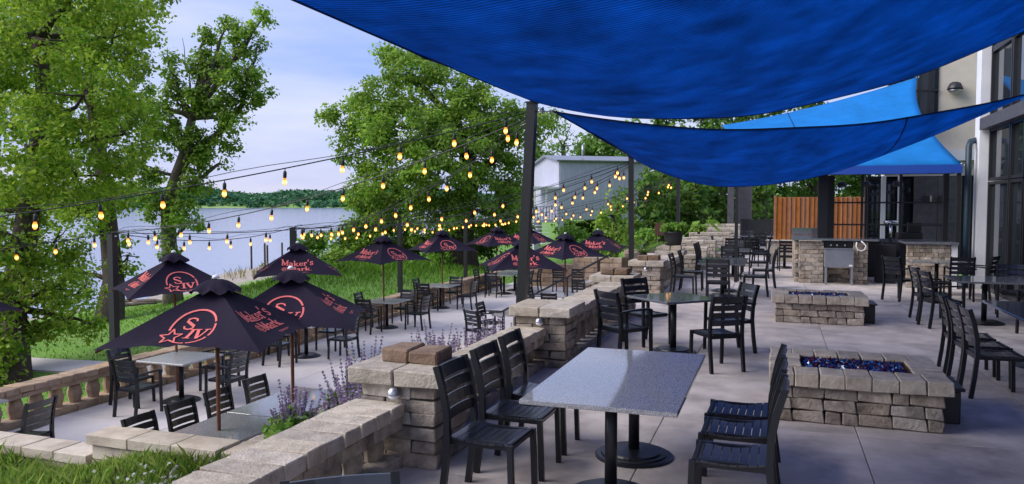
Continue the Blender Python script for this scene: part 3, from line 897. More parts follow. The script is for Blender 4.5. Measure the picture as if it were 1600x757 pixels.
# bright blue canopy over the bar
AL, AR, AUR, AUL = Vector((-1.0, 20.0, 2.87)), Vector((4.0, 20.0, 2.87)), Vector((3.7, 24.4, 5.55)), Vector((-1.6, 24.2, 4.35))
def awn(u, v):
    p = AL.lerp(AR, u).lerp(AUL.lerp(AUR, u), v)
    p.z -= 4 * u * (1 - u) * .12 * v
    p.x -= 4 * v * (1 - v) * .35 * (2 * u - 1) * (1 if u > .5 else .3)
    return p
aw = sail_obj('bright blue canvas canopy over the stone bar', awn, 30, 20, M['awning'], [('seam', lin(14, lambda k: (.35, k)), .015)], name='bar_canopy')
b_ = MB()
vs = []
for k in range(31):
    p = awn(k / 30, 0) - aw.location
    vs += [(p.x, p.y - .004, p.z), (p.x, p.y - .004, p.z - .2 - .004 * math.sin(k * 2.1))]
b_.add(vs, [(2 * k, 2 * k + 1, 2 * k + 3, 2 * k + 2) for k in range(30)])
vo = b_.build('valance', M['valance_reflection_blue'], aw); vo.modifiers.new('t', 'SOLIDIFY').thickness = .004
for px_ in (-.95, 3.95):
    b_ = MB(); b_.box(px_ - .04, px_ + .04, 20.05, 20.13, 0, 2.8); b2 = b_.build('support_post', M['post'], aw, loc=-Vector(aw.location))
# ================================================================== THE RESTAURANT BUILDING (right) AND THE BAR
bl = empty('restaurant_building', (4.6, 12.0, 0)); tag(bl, 'restaurant building with tall dark windows beside the upper patio', 'building')
def bp(name, m, *box, par=None, ch=0.0):
    b_ = MB(); b_.box(*box, ch=ch) if ch else b_.box(*box)
    return b_.build(name, m, par or bl, loc=(-4.6, -12.0, 0) if par is None else (0, 0, 0))
bp('wall', M['dark_in'], 4.95, 5.2, -4, 21.0, -.2, 7.5)
bp('roof', M['beige'], 4.3, 9.5, -4.3, 21.3, 7.5, 7.8)
ylines = [-4.0, -2.0, 0.0, 2.0, 4.0, 6.0, 8.0, 10.0, 12.0, 14.0, 15.9, 17.5, 18.5, 20.2]
zl = [(.12, 2.42), (2.54, 3.62), (3.98, 5.4), (5.5, 7.4)]
for y0, y1 in zip(ylines, ylines[1:]):
    for z0, z1 in zl:
        fr = empty('window', (0, 0, 0), parent=bl)
        b_ = MB(); b_.box(4.62, 4.64, y0 + .06, y1 - .06, z0, z1); b_.build('pane', M['glass'], fr, loc=(-4.6, -12, 0))
        b_ = MB()
        for a in ((y0 + .03, y0 + .09, z0 - .05, z1 + .05), (y1 - .09, y1 - .03, z0 - .05, z1 + .05)): b_.box(4.55, 4.69, *a)
        for a in ((y0 + .092, y1 - .092, z0 - .05, z0 + .015), (y0 + .092, y1 - .092, z1 - .015, z1 + .05)): b_.box(4.56, 4.68, *a)
        b_.build('window_frame', M['post'], fr, loc=(-4.6, -12, 0))
bp('ledge', M['slate'], 4.38, 4.94, -4, 20.3, 3.66, 3.92)
bp('plinth', M['slate'], 4.5, 4.94, -4, 20.3, 0.002, .08)
bp('column', M['white'], 4.40, 4.94, 20.35, 20.8, 0, 7.5)
for k, z in enumerate((.9, 1.9, 2.9, 3.9)): bp('column_reflection', M['valance_reflection_blue'], 4.83, 4.97, 20.32, 20.345, z, z + .5)  # blue reflections along the column edge, put in as coloured bands
# wing behind the bar
wg = empty('restaurant_wing', (4.0, 25, 0)); tag(wg, 'beige wing of the restaurant behind the bar with slate panel and windows', 'building')
def wp(name, m, x0, x1, y0, y1, z0, z1, par=None):
    b_ = MB(); b_.box(x0, x1, y0, y1, z0, z1)
    return b_.build(name, m, par or wg, loc=(-4, -25, 0) if (par is None or par.location.length == 0) else (0, 0, 0))
wp('wall', M['beige'], 3.0, 9.0, 25.0, 25.4, 2.8, 7.5)
wp('back_wall', M['dark_in'], 2.5, 9.0, 25.2, 25.5, 0, 2.79)
wp('fascia', M['white'], 4.4, 9.0, 24.8, 24.995, 3.2, 3.5)
for r_ in range(4):
    for c_ in range(2):
        wp('slate_panel', M['slate'], 3.76 + c_ * .61, 4.36 + c_ * .61, 24.85, 24.99, .05 + r_ * .68, .72 + r_ * .68)
for x0, x1 in ((2.55, 2.95), (2.97, 3.35), (3.37, 3.72)):
    fr = empty('window', parent=wg)
    wp('pane', M['glass'], x0 + .03, x1 - .03, 25.05, 25.07, .1, 2.7, fr)
    wp('window_frame', M['post'], x0 - .01, x0 + .028, 25.0, 25.1, .05, 2.78, fr)
wp('white_mullion', M['white'], 2.90, 3.02, 24.9, 24.995, 0, 2.78)
wp('white_mullion', M['white'], 3.34, 3.40, 24.9, 24.995, 0, 2.78)
for k in range(5):
    x0 = 3.05 + .26 * k
    fr = empty('upper_window', parent=wg)
    wp('pane', M['glass'], x0 + .03, x0 + .24, 24.96, 24.98, 4.5, 6.3, fr)
    wp('window_frame', M['post'], x0 - .02, x0 + .028, 24.9, 24.995, 4.4, 6.4, fr)
    wp('transom', M['post'], x0 + .03, x0 + .235, 24.91, 24.955, 5.2, 5.26, fr)
dp = MB(); dp.tube([(0, 0, 0), (0, 0, 1.5), (0, 0, 3.3), (.05, .1, 3.42), (.3, .3, 3.5)], .07, 8)
tag(dp.build('downspout', M['teal'], loc=(4.22, 20.5, 0)), 'dark teal downspout beside the white column', 'pipe')
sc = empty('wall_sconce', (4.72, 24.8, 5.3)); tag(sc, 'dark half-round wall lamp high on the beige wall', 'lamp')
b_ = MB(); b_.lathe([(.02, .22), (.14, .18), (.2, .05), (.21, 0)][::-1], 14, (0, 0, -.1)); b_.build('hood', M['post'], sc)
b_ = MB(); b_.lathe([(.05, -.12), (.16, -.06), (.19, -.005)], 14, (0, 0, -.1)); b_.build('lens', M['steel'], sc)
b_ = MB(); b_.box(-.08, .08, .0, .2, -.12, .12, .01); b_.build('bracket', M['post'], sc)
for xx, nm in ((4.08, 'small dark wall lamp on the slate panel nearer the windows'), (4.47, 'small dark wall lamp on the slate panel nearer the white column')):
    s2 = empty('wall_lamp', (xx, 24.85, 2.1)); tag(s2, nm, 'lamp', 'lamps on the slate panel')
    b_ = MB(); b_.box(-.07, .07, -.09, 0, -.08, .1, .01); b_.build('body', M['post'], s2)
    b_ = MB(); b_.box(.075, .125, -.05, -.01, -.1, .1, .008); b_.build('shade', M['buff'], s2)

# the bar
bar = empty('stone_bar', (1.3, 20.9, 0)); tag(bar, 'outdoor bar of tan stone blocks with granite counter', 'bar counter')
def bar_face(x0, x1, y, z0, z1, blk=.3, dep=.2, cs=.104):
    r_ = 0
    z = z0
    while z < z1 - .03:
        x = x0 - (blk / 2 if r_ % 2 else 0)
        while x < x1 - .02:
            a, b2 = max(x, x0), min(x + blk, x1)
            if b2 - a > .03:
                block(bar, 'block', a - 1.3 + .003, b2 - 1.3 - .003, y - 20.9 + rnd.uniform(-.008, .008), y - 20.9 + dep, z + .003, min(z + cs, z1) - .003, M['block'], .012, .004, .006)
            x += blk
        z += cs; r_ += 1
bar_face(.55, 1.12, 20.45, 0, 1.05)
bar_face(1.78, 2.12, 20.45, 0, 1.05, .25)
bar_face(1.12, 1.78, 20.85, 0, .62)
for k in range(9):          # left side face of the bar
    z = k * .115
    for j in range(7):
        block(bar, 'block', .45 - 1.3, .55 - 1.3 - .004, -.24 + j * .45 + (.2 if k % 2 else 0), .20 + j * .45 + (.2 if k % 2 else 0), z + .003, z + .112, M['block'], .012, .004)
bar_face(2.90, 3.80, 19.95, 0, 1.02, .26)
def bpart(name, m, x0, x1, y0, y1, z0, z1, ch=.006):
    b_ = MB(); b_.box(x0 - 1.3, x1 - 1.3, y0 - 20.9, y1 - 20.9, z0, z1, ch); return b_.build(name, m, bar)
bpart('counter_top', M['granite_dark'], .38, 2.35, 20.36, 21.2, 1.06, 1.11)
bpart('counter_top', M['granite_dark'], .38, 1.2, 21.21, 24.2, 1.06, 1.11)
bpart('counter_top', M['granite_dark'], 2.82, 3.95, 19.86, 20.9, 1.03, 1.08)
bpart('back_counter', M['granite_dark'], 1.22, 3.9, 22.6, 23.3, .96, 1.04)
bpart('splash_back', M['granite_dark'], .42, 1.18, 23.0, 23.2, 1.12, 1.3)
bpart('end_panel', M['white'], 3.81, 3.95, 19.97, 20.3, 0, 1.02)
bpart('back_cabinet', M['dark_in'], 2.36, 2.80, 20.9, 21.3, 0, .95)
bpart('back_cabinet', M['dark_in'], 1.22, 3.9, 22.62, 23.25, 0, .95)
bpart('control_panel', M['post'], 1.13, 1.77, 20.5, 20.6, .82, 1.05)
for xx in (1.28, 1.42, 1.60):
    b_ = MB(); b_.tube([(xx - 1.3, -.40, .95), (xx - 1.3, -.44, .95)], .022, 8); b_.build('knob', M['chrome'], bar)
fy = empty('stainless_cart', (1.45, 20.28, 0)); tag(fy, 'stainless steel box on legs standing before the bar', 'cart')
b_ = MB(); b_.box(-.33, .33, -.16, .12, .42, .86, .012); b_.build('box', M['steel'], fy)
b_ = MB(); b_.box(-.34, .34, -.175, .125, .862, .885, .005); b_.build('lid', M['steel'], fy)
for sx in (-.31, .27):
    for sy in (-.15, .08):
        b_ = MB(); b_.bar((sx + .02, sy + .02, 0), (sx + .02, sy + .02, .42), .045, .045); b_.build('leg', M['steel'], fy)
b_ = MB(); b_.box(.22, .30, -.166, -.1605, .46, .5); b_.build('label_plate', M['white'], fy)
hs_ = MB()
hs_.tube([(-.10, 0, .12), (-.11, 0, .02), (-.08, -.01, -.06), (0, -.015, -.10), (.08, -.01, -.06), (.11, 0, .03), (.05, .01, .10), (.0, .03, .14)], .016, 6)
tag(hs_.build('hose', M['white'], loc=(1.95, 20.32, .92)), 'white hose looped on the bar front', 'hose')
tap = empty('beer_tap', (2.75, 21.6, 1.0)); tag(tap, 'chrome beer tap standing on the bar', 'tap')
bk = MB(); bk.box(-.2, .2, -.15, .15, -1.0, 0); bk.build('stand', M['dark_in'], tap)
b_ = MB(); b_.tube([(0, 0, 0), (0, 0, .5)], .035, 10); b_.build('column', M['chrome'], tap)
b_ = MB(); b_.tube([(-.16, 0, .5), (.16, 0, .5)], .045, 10); b_.build('head', M['chrome'], tap)
for sx in (-.1, .1):
    b_ = MB(); b_.tube([(sx, -.05, .5), (sx, -.11, .46), (sx, -.11, .4)], .012, 6); b_.build('spout', M['chrome'], tap)
reg = empty('cash_register', (3.35, 22.8, 1.045)); tag(reg, 'dark cash register on the back counter', 'register')
b_ = MB(); b_.box(-.3, .3, -.2, .2, 0, .16, .01); b_.build('base', M['post'], reg)
b_ = MB(); b_.box(-.05, .28, -.1, .05, .165, .42, .01); b_.build('display', M['post'], reg)
# black timber frame over the bar
pg = empty('bar_pergola', (1.2, 21.0, 0)); tag(pg, 'black pergola of posts and rails over the bar', 'pergola')
def fp(name, x0, x1, y0, y1, z0, z1):
    b_ = MB(); b_.box(x0 - 1.2, x1 - 1.2, y0 - 21, y1 - 21, z0, z1, .008); return b_.build(name, M['post'], pg)
fp('post', 1.00, 1.24, 21.25, 21.5, 1.115, 2.7); fp('post', 1.26, 1.46, 22.3, 22.5, 0, 2.72)
fp('post', 3.86, 3.98, 21.25, 21.4, 1.115 - 1.1, 2.7)
fp('beam', .5, 4.1, 21.25, 21.45, 2.705, 2.86); fp('beam', .5, 4.1, 24.0, 24.2, 2.9, 3.05)
for k in range(6): fp('rafter', .6 + k * .66, .7 + k * .66, 21.5, 24.6, 3.055, 3.12)
for z in (1.42, 1.98): fp('rail', 1.25, 3.85, 21.32, 21.36, z, z + .04)
for x in (2.02, 2.9): fp('rail_post', x, x + .06, 21.37, 21.43, 1.115, 2.7)
for k, x in enumerate((1.65, 2.25, 3.0)):
    fn = MB()
    fn.lathe([(.10, 0), (.13, .06), (.10, .13), (.03, .15)], 10)
    tag(fn.build('pendant_lamp', M['slate'], loc=(x, 22.5, 2.42)), ('first', 'middle', 'last')[k] + ' of three dark pendant lamps hanging above the bar, from the black post', 'lamp', 'pendant lamps')

# cedar fence behind the bar
cf = empty('cedar_fence', (0, 28.0, 0)); tag(cf, 'orange cedar board fence behind the bar', 'fence')
x = 0.0
while x < 3.4:
    b_w = .135
    block(cf, 'board', x, x + b_w, -.012, .012, .75, 2.2 + rnd.uniform(-.01, .01), M['cedar'], .004, .002)
    block(cf, 'batten', x + b_w - .012, x + b_w + .028, -.045, -.014, .75, 2.2, M['cedar'], .004, .001)
    x += b_w + .012
for z in (.95, 1.9):
    b_ = MB(); b_.box(0, 3.4, .014, .06, z, z + .09); b_.build('rail', M['cedar'], cf)
b_ = MB(); b_.box(-.09, 0, -.05, .05, 0, 2.26, .006); b_.build('post', M['cedar'], cf)
for k in range(9): block(cf, 'footing_block', -.3 + k * .42, .1 + k * .42, -.3, .1, 0, .74, M['coping'], .015, .005)
# black panel fence and black columns at the end of the patio
bf = empty('black_fence', (-.6, 36.6, 0)); tag(bf, 'low black panel fence closing the end of the patio', 'fence')
for k in range(8):
    b_ = MB(); b_.box(-.9 + k * .23, -.68 + k * .23, -.02, .02, .05, 1.22); b_.build('panel', M['post'], bf)
b_ = MB(); b_.box(-.95, .95, -.03, .03, 1.225, 1.28); b_.build('top_rail', M['post'], bf)
for nm, x0, x1, yv in (('narrow tall black column at the end of the patio', -2.1, -1.83, 36.2), ('wide tall black column at the end of the patio', -1.72, -1.08, 36.9)):
    cr = empty('black_column', ((x0 + x1) / 2, yv, 0)); tag(cr, nm, 'column', 'black columns')
    hw = (x1 - x0) / 2
    b_ = MB(); b_.box(-hw, hw, -.2, .2, .1, 3.4, .01); b_.build('shaft', M['slate'], cr)
    b_ = MB(); b_.box(-hw - .05, hw + .05, -.25, .25, 0, .098, .01); b_.build('foot', M['slate'], cr)

# ================================================================== FURNITURE
def chair_parts(arms):
    """one set of meshes; the chair looks towards +Y, its seat centre over the origin"""
    ps = []
    w_, t = .225, .034
    back = [(-.275, 0), (-.245, .22), (-.225, .44), (-.232, .60), (-.262, .76), (-.305, .90)]
    for sx in (-1, 1):
        b_ = MB(); b_.sweep([(sx * (w_ - t / 2), y, z) for y, z in back], [(-t / 2, -.021), (t / 2, -.021), (t / 2, .021), (-t / 2, .021)], up=(1, 0, 0))
        ps.append(('leg', b_.mesh('leg'), 'black'))
    top = .66 if arms else .435
    for sx in (-1, 1):
        b_ = MB()
        x = sx * ((w_ + .012) if arms else (w_ - t / 2))
        b_.sweep([(x, .225, 0), (x, .215, .3), (x, .21, top)], [(-t / 2, -.018), (t / 2, -.018), (t / 2, .018), (-t / 2, .018)], up=(1, 0, 0))
        ps.append(('leg', b_.mesh('leg'), 'black'))
    if arms:
        for sx in (-1, 1):
            b_ = MB(); x = sx * (w_ + .012)
            b_.sweep([(x, -.25, .655), (x, -.1, .668), (x, .08, .672), (x, .19, .668), (x, .225, .652)], [(-.021, -.012), (.021, -.012), (.021, .012), (-.021, .012)], up=(1, 0, 0))
            ps.append(('armrest', b_.mesh('armrest'), 'black'))
    f = MB()
    for sx in (-1, 1):
        xr = w_ - t - .002
        f.bar((sx * (xr - .012), -.21, .415), (sx * (xr - .012), .20, .415), .022, .045)
    f.bar((-xr, .20, .417), (xr, .20, .417), .045, .022, up=(0, 1, 0)); f.bar((-xr, -.222, .415), (xr, -.222, .415), .045, .022, up=(0, 1, 0))
    ps.append(('seat_frame', f.mesh('seat_frame'), 'black'))
    n = 8
    for k in range(n):                      # seat slats, dished, front edge rolled down
        y0 = -.212 + k * .0545; y1 = y0 + .049
        def zz(y): u = (y + .21) / .43; return .452 - .022 * math.sin(min(u, 1) * math.pi * .95) - (.02 * max(0, u - .85) / .15)
        sl = MB(); vs = []
        for i in range(5):
            x = -.208 + .416 * i / 4
            d = .006 * (1 - (x / .21) ** 2)
            vs += [(x, y0, zz(y0) - d - .012), (x, y1, zz(y1) - d - .012), (x, y1, zz(y1) - d), (x, y0, zz(y0) - d)]
        fs = [(4 * i + a, 4 * i + (a + 1) % 4, 4 * i + 4 + (a + 1) % 4, 4 * i + 4 + a) for i in range(4) for a in range(4)] + [(3, 2, 1, 0), (16, 17, 18, 19)]
        sl.add(vs, [g[::-1] for g in fs]); ps.append(('seat_slat', sl.mesh('seat_slat'), 'slat'))
    hs = [(.545, .612), (.634, .701), (.723, .790), (.812, .893)]
    def by(z): return float(np.interp(z, [q[1] for q in back], [q[0] for q in back]))
    for z0, z1 in hs:
        sl = MB(); vs = []
        for i in range(5):
            x = -.192 + .384 * i / 4
            d = -.020 * (1 - (x / .2) ** 2)
            vs += [(x, by(z0) + d - .007, z0), (x, by(z0) + d + .007, z0), (x, by(z1) + d + .007, z1), (x, by(z1) + d - .007, z1)]
        fs = [(4 * i + a, 4 * i + (a + 1) % 4, 4 * i + 4 + (a + 1) % 4, 4 * i + 4 + a) for i in range(4) for a in range(4)] + [(3, 2, 1, 0), (16, 17, 18, 19)]
        sl.add(vs, [g[::-1] for g in fs]); ps.append(('back_slat', sl.mesh('back_slat'), 'slat'))
    return ps
CH = {False: chair_parts(False), True: chair_parts(True)}
for k_ in CH:
    for nm, me, mt in CH[k_]: me.materials.append(M[mt])
def joined(arms):
    b_ = MB()
    for nm, me, mt in CH[arms]: b_.add([tuple(v.co) for v in me.vertices], [tuple(p.vertices) for p in me.polygons])
    me = b_.mesh('chair'); me.materials.append(M['black']); return me
CHJ = {False: joined(False), True: joined(True)}
LABELS = {}
def chair(x, y, face, label, z=0, arms=False, simple=False, group='black slatted chairs'):
    """face: degrees, 0 looks to +X, 90 to +Y"""
    nm = 'armchair' if arms else 'side_chair'
    label = ('black slatted armchair ' if arms else 'black slatted chair ') + label
    rz = R(face - 90 + rnd.uniform(-3, 3))
    if simple:
        o = obj(nm, CHJ[arms], None, None, (x, y, z), rz); tag(o, label, 'chair', group); return o
    root = empty(nm, (x, y, z), rz); tag(root, label, 'chair', group)
    for pn, me, mt in CH[arms]: obj(pn, me, None, root)
    return root

def table(cx, cy, sx, sy, label, z=0, rot=0, peds=None, m='granite', group='granite tables'):
    root = empty('granite_table', (cx, cy, z), R(rot)); tag(root, label, 'table', group)
    t = MB(); t.box(-sx / 2, sx / 2, -sy / 2, sy / 2, .70, .73, .004); t.build('table_top', M[m], root)
    peds = peds or [(0, 0)]
    for a, b2 in peds:
        p = MB(); p.tube([(a, b2, .06), (a, b2, .69)], .042, 14); p.build('pedestal', M['black'], root)
        d = MB(); d.lathe([(.30, 0), (.30, .012), (.285, .02), (.255, .022), (.25, .034), (.22, .036), (.21, .05), (.07, .062)], 32, (a, b2, 0), smooth=False); d.build('base', M['black'], root)
        br = MB(); br.bar((a - sx * .34, b2, .688), (a + sx * .34, b2, .688), .05, .022); br.bar((a, b2 - .22, .688), (a, b2 + .22, .688), .05, .0215); br.build('bracket', M['black'], root)
    return root

# --- upper patio, tables along the balustrade
table(-1.02, 5.45, .98, 1.87, 'large polished granite table nearest on the upper patio', peds=[(0, -.46), (0, .42)])
for y, w_ in ((4.71, 'nearest'), (5.33, 'middle'), (5.92, 'farthest')):
    chair(-1.76, y, 0, f'against the balustrade, {w_} of three at the nearest table')
for y, w_ in ((4.80, 'nearest'), (5.38, 'middle'), (5.88, 'farthest')):
    chair(-.24, y, 180, f'on the fire pit side, {w_} of three at the nearest table')
chair(-1.41, 2.30, -54, 'cut off by the bottom edge, only its top rail in view')
table(-1.27, 10.25, .88, .88, 'square granite table set cornerwise beside the second pillar', rot=45, m='granite_dark')
chair(-1.76, 9.42, 50, 'backing on the balustrade at the cornerwise table, nearer one', arms=True)
chair(-1.70, 10.75, -40, 'behind the cornerwise table by the balustrade', arms=True)
chair(-.66, 9.38, 122, 'with its back to us at the cornerwise table', arms=False)
chair(-.58, 10.52, 212, 'on the walkway side of the cornerwise table', arms=True)
table(-1.07, 17.35, .95, 2.0, 'long dark granite table in line with the stair opening', peds=[(0, -.5), (0, .5)], m='granite_dark')
chair(-1.07, 15.62, 90, 'with its back to us ending the long dark table')
chair(-1.85, 16.75, 0, 'at the balustrade side of the long dark table, nearer')
chair(-1.80, 17.9, 0, 'at the balustrade side of the long dark table, farther')
chair(-.42, 17.2, 180, 'tucked under the walkway side of the long dark table')
chair(-.28, 18.9, 182, 'standing alone in the walkway beside the long dark table')
table(-1.1, 21.7, .9, 1.4, 'granite table beside the pot of lime leaves', m='granite_dark')
chair(-1.1, 20.6, 90, 'with its back to us beside the pot of lime leaves', arms=True)
chair(-1.78, 21.2, 0, 'between the potted plant and its table, nearer one')
chair(-1.78, 22.0, 0, 'between the potted plant and its table, farther one', simple=True)
chair(-.45, 21.5, 180, 'on the walkway side of the table beside the pot', arms=True)
chair(-1.1, 22.8, 270, 'at the far end of the table beside the pot', simple=True)
table(-1.1, 26.6, .9, 1.4, 'granite table beside the middle of the stone terraces', m='granite_dark')
chair(-1.3, 25.4, 90, 'with its back to us beside the stone terraces, left one', arms=True, simple=True)
chair(-.75, 25.5, 95, 'with its back to us beside the stone terraces, right one', arms=True, simple=True)
chair(-1.75, 26.6, 0, 'against the middle of the stone terraces', simple=True)
chair(-.45, 26.7, 180, 'on the walkway side by the middle of the stone terraces', simple=True)
table(-1.15, 31.5, .9, 1.2, 'farthest granite table by the last stone terraces', m='granite_dark')
chair(-.55, 30.3, 90, 'with its back to us near the black columns', arms=True, simple=True)
chair(-.5, 31.5, 180, 'on the walkway side near the black columns', arms=True, simple=True)
chair(-1.1, 32.5, 270, 'behind the farthest table by the stone terraces', simple=True)
# --- tables before the bar
table(.25, 25.0, .8, .8, 'pale table to the left of the bar, nearer one')
chair(-.45, 24.9, 0, 'at the outer side of the table left of the bar', simple=True)
chair(.3, 24.1, 92, 'with its back to us left of the bar, between bar and table', arms=True, simple=True)
table(.1, 28.0, .9, .8, 'pale table to the left of the bar, middle one')
chair(-.6, 27.8, 0, 'at the outer side of the middle table left of the bar', simple=True)
table(-.2, 31.5, .9, .8, 'pale table to the left of the bar, farthest one')
chair(-.85, 31.2, 180, 'beside the farthest table left of the bar', simple=True)
# --- right hand side, under the windows
table(3.05, 10.2, 1.1, 2.0, 'granite table cut by the right edge, beside the row of three chairs', peds=[(0, -.5), (0, .5)], m='granite_dark')
for y, w_ in ((8.95, 'nearest'), (9.52, 'middle'), (10.12, 'farthest')):
    chair(2.14, y, 0, f'between fire pit and right edge, {w_} of the row of three')
table(3.45, 14.4, 1.4, 1.15, 'granite table by the windows, beyond the row of three chairs', peds=[(-.2, 0)], m='granite_dark')
chair(2.52, 13.75, 12, 'with its back to us by the windows, nearer of two', arms=True)
chair(2.50, 14.55, 8, 'with its back to us by the windows, farther of two', arms=True)
chair(3.75, 13.25, 100, 'half cut by the right edge, near side of the window table', arms=True)
chair(3.9, 15.4, 262, 'on the far side of the window table', arms=True)
table(3.3, 18.7, 1.1, .8, 'pale table in front of the short right part of the bar', peds=[(0, 0)])
chair(2.42, 17.35, 40, 'standing alone before the gap in the bar', arms=True)
chair(3.55, 17.75, 92, 'with its back to us before the short right part of the bar', arms=True)
chair(4.0, 18.2, 150, 'in the corner by the white column', arms=True, simple=True)

# --- lower patio
TZ = LO
def low_table(cx, cy, d, sx=.95, sy=.95, peds=None): return table(cx, cy, sx, sy, d, LO, 0, peds, m='sky_pale_top' if d.startswith('pale') else 'granite', group='pale tables on the lower patio')
low_table(-5.88, 6.95, 'granite table under the nearest umbrella, front half of the pair', .92, 1.36)
low_table(-5.88, 8.36, 'granite table under the second umbrella, back half of the pair', .92, 1.40)
for y, w_ in ((6.72, 'nearest'), (7.35, 'second'), (8.0, 'third'), (8.75, 'farthest')):
    chair(-6.48, y, 0, f'on the lake side of the paired granite tables, {w_} of four', LO)
for k, (cx, cy, d) in enumerate(((-9.9, 6.75, 'table half cut by the left edge'), (-9.35, 10.2, 'table under the umbrella left of the nearest one'), (-9.55, 14.1, 'table under the umbrella behind the nearest pair'),
                                 (-9.75, 18.1, 'first table along the lawn beside the two umbrellas in front of the big tree'), (-10.0, 22.1, 'second table along the lawn, under the umbrella before the big tree trunk'))):
    low_table(cx, cy, 'pale ' + d)
D2 = {'a': 'left edge table', 'b': 'table behind the nearest umbrella', 'c': 'third lawn-side table', 'd': 'fourth lawn-side table', 'e': 'fifth lawn-side table'}
chair(-8.72, 6.85, 186, 'seen from the side at the left edge, below the lawn balustrade', LO)
for key, (cx, cy) in (('b', (-9.35, 10.2)), ('c', (-9.55, 14.1)), ('d', (-9.75, 18.1)), ('e', (-10.0, 22.1))):
    T_ = D2[key]
    chair(cx - .05, cy - .86, 88, f'with its back to us at the {T_}', LO, arms=True)
    chair(cx + .86, cy + .08, 176, f'on the stair side of the {T_}', LO, arms=key in 'bd')
    chair(cx - .62, cy + .10 - (.5 if key == 'b' else 0), 4, f'on the lawn side of the {T_}', LO, arms=False)
    chair(cx + .05, cy + .88, 272, f'at the far side of the {T_}', LO, arms=True)
low_table(-10.0 + .6, 27.0, 'pale long table at the far end of the lower patio', .95, 2.2, [(0, -.6), (0, .6)])
for (x, y, a, d) in ((-9.45, 25.4, 90, 'with its back to us ending the long far table'), (-8.6, 26.3, 180, 'on the stair side of the long far table, nearer'), (-8.6, 27.4, 180, 'on the stair side of the long far table, farther'),
                     (-10.15, 26.2, 0, 'on the lawn side of the long far table, nearer'), (-10.15, 27.3, 0, 'on the lawn side of the long far table, farther'), (-9.4, 28.6, 270, 'at the far end of the long far table')):
    chair(x, y, a, d, LO, arms=(a in (90, 180)))
low_table(-5.7, 17.0, 'pale table just past the stair foot, behind the leaning post')
chair(-6.35, 16.2, 60, 'with its back to us beyond the planting and leaning post', LO, arms=True)
chair(-5.55, 17.9, 270, 'beyond the table behind the leaning post', LO, arms=True)
chair(-6.5, 17.3, 0, 'on the lake side of the table behind the leaning post', LO, arms=True)
low_table(-5.65, 20.9, 'pale table under the umbrella behind the handrail, nearer one')
chair(-5.75, 20.0, 90, 'with its back to us behind the handrail', LO, simple=True)
chair(-6.4, 21.0, 0, 'on the lake side of the table behind the handrail', LO, arms=True, simple=True)
low_table(-5.5, 24.8, 'pale table under the umbrella behind the handrail, farther one')
chair(-5.9, 24.0, 80, 'with its back to us under the farther handrail umbrella', LO, arms=True, simple=True)
chair(-4.85, 24.9, 180, 'on the terrace side of the farther table behind the handrail', LO, arms=True, simple=True)
chair(-7.6, 27.6, 90, 'against the tan end wall, left of a pair', LO, simple=True)
chair(-7.0, 27.9, 100, 'against the tan end wall, right of a pair', LO, simple=True)

# ------------------------------------------------------------------ umbrellas with their print
UH, UE, US = 2.38, 1.79, 1.77             # apex, corner height, side
HS = US / 2
def canopy_point(face, s, t, off=0.0):
    """a point of canopy panel: s across, t up the slope from the hem (metres)"""
    Ls = math.hypot(HS, UH - UE)
    v = 1 - t / Ls
    hwid = max(v * HS, 1e-4)
    u = max(-1, min(1, s / hwid))
    r_ = v * HS
    z = UH - (UH - UE) * v
    mid = (1 - u * u)
    z -= .085 * mid * math.sin(math.pi * min(v, 1)) * .8     # cloth sags between the ribs
    r_ -= .045 * mid * v ** 3
    z += .05 * mid * v ** 4
    p = Vector((r_, s, z)) + Vector((UH - UE, 0, HS)).normalized() * off
    p.y = s
    return Matrix.Rotation(face * math.pi / 2, 3, 'Z') @ p
def strokes_to_mesh(lines, face, name):
    """lines: (points, width); laid as ribbons onto the panel"""
    b_ = MB()
    k = 0
    for pts, wd in lines:
        pts = [Vector((p[0], p[1], 0)) for p in pts]
        segs = []
        for a, c in zip(pts, pts[1:]):
            n = max(1, int((c - a).length / .04))
            segs += [(a.lerp(c, i / n), a.lerp(c, (i + 1) / n)) for i in range(n)]
        for a, c in segs:
            d = (c - a)
            if d.length < 1e-6: continue
            d.normalize()
            nrm = Vector((-d.y, d.x, 0)) * wd / 2
            e = d * wd * .22
            q = [a - e - nrm, c + e - nrm, c + e + nrm, a - e + nrm]
            off = .007 + .00025 * (k % 9); k += 1
            b_.add([canopy_point(face, p.x, p.y, off) for p in q], [(0, 1, 2, 3)])
    return b_
def arc(cx, cy, r_, a0, a1, n=14, ry=None):
    return [(cx + r_ * math.cos(R(a0 + (a1 - a0) * i / n)), cy + (ry or r_) * math.sin(R(a0 + (a1 - a0) * i / n))) for i in range(n + 1)]
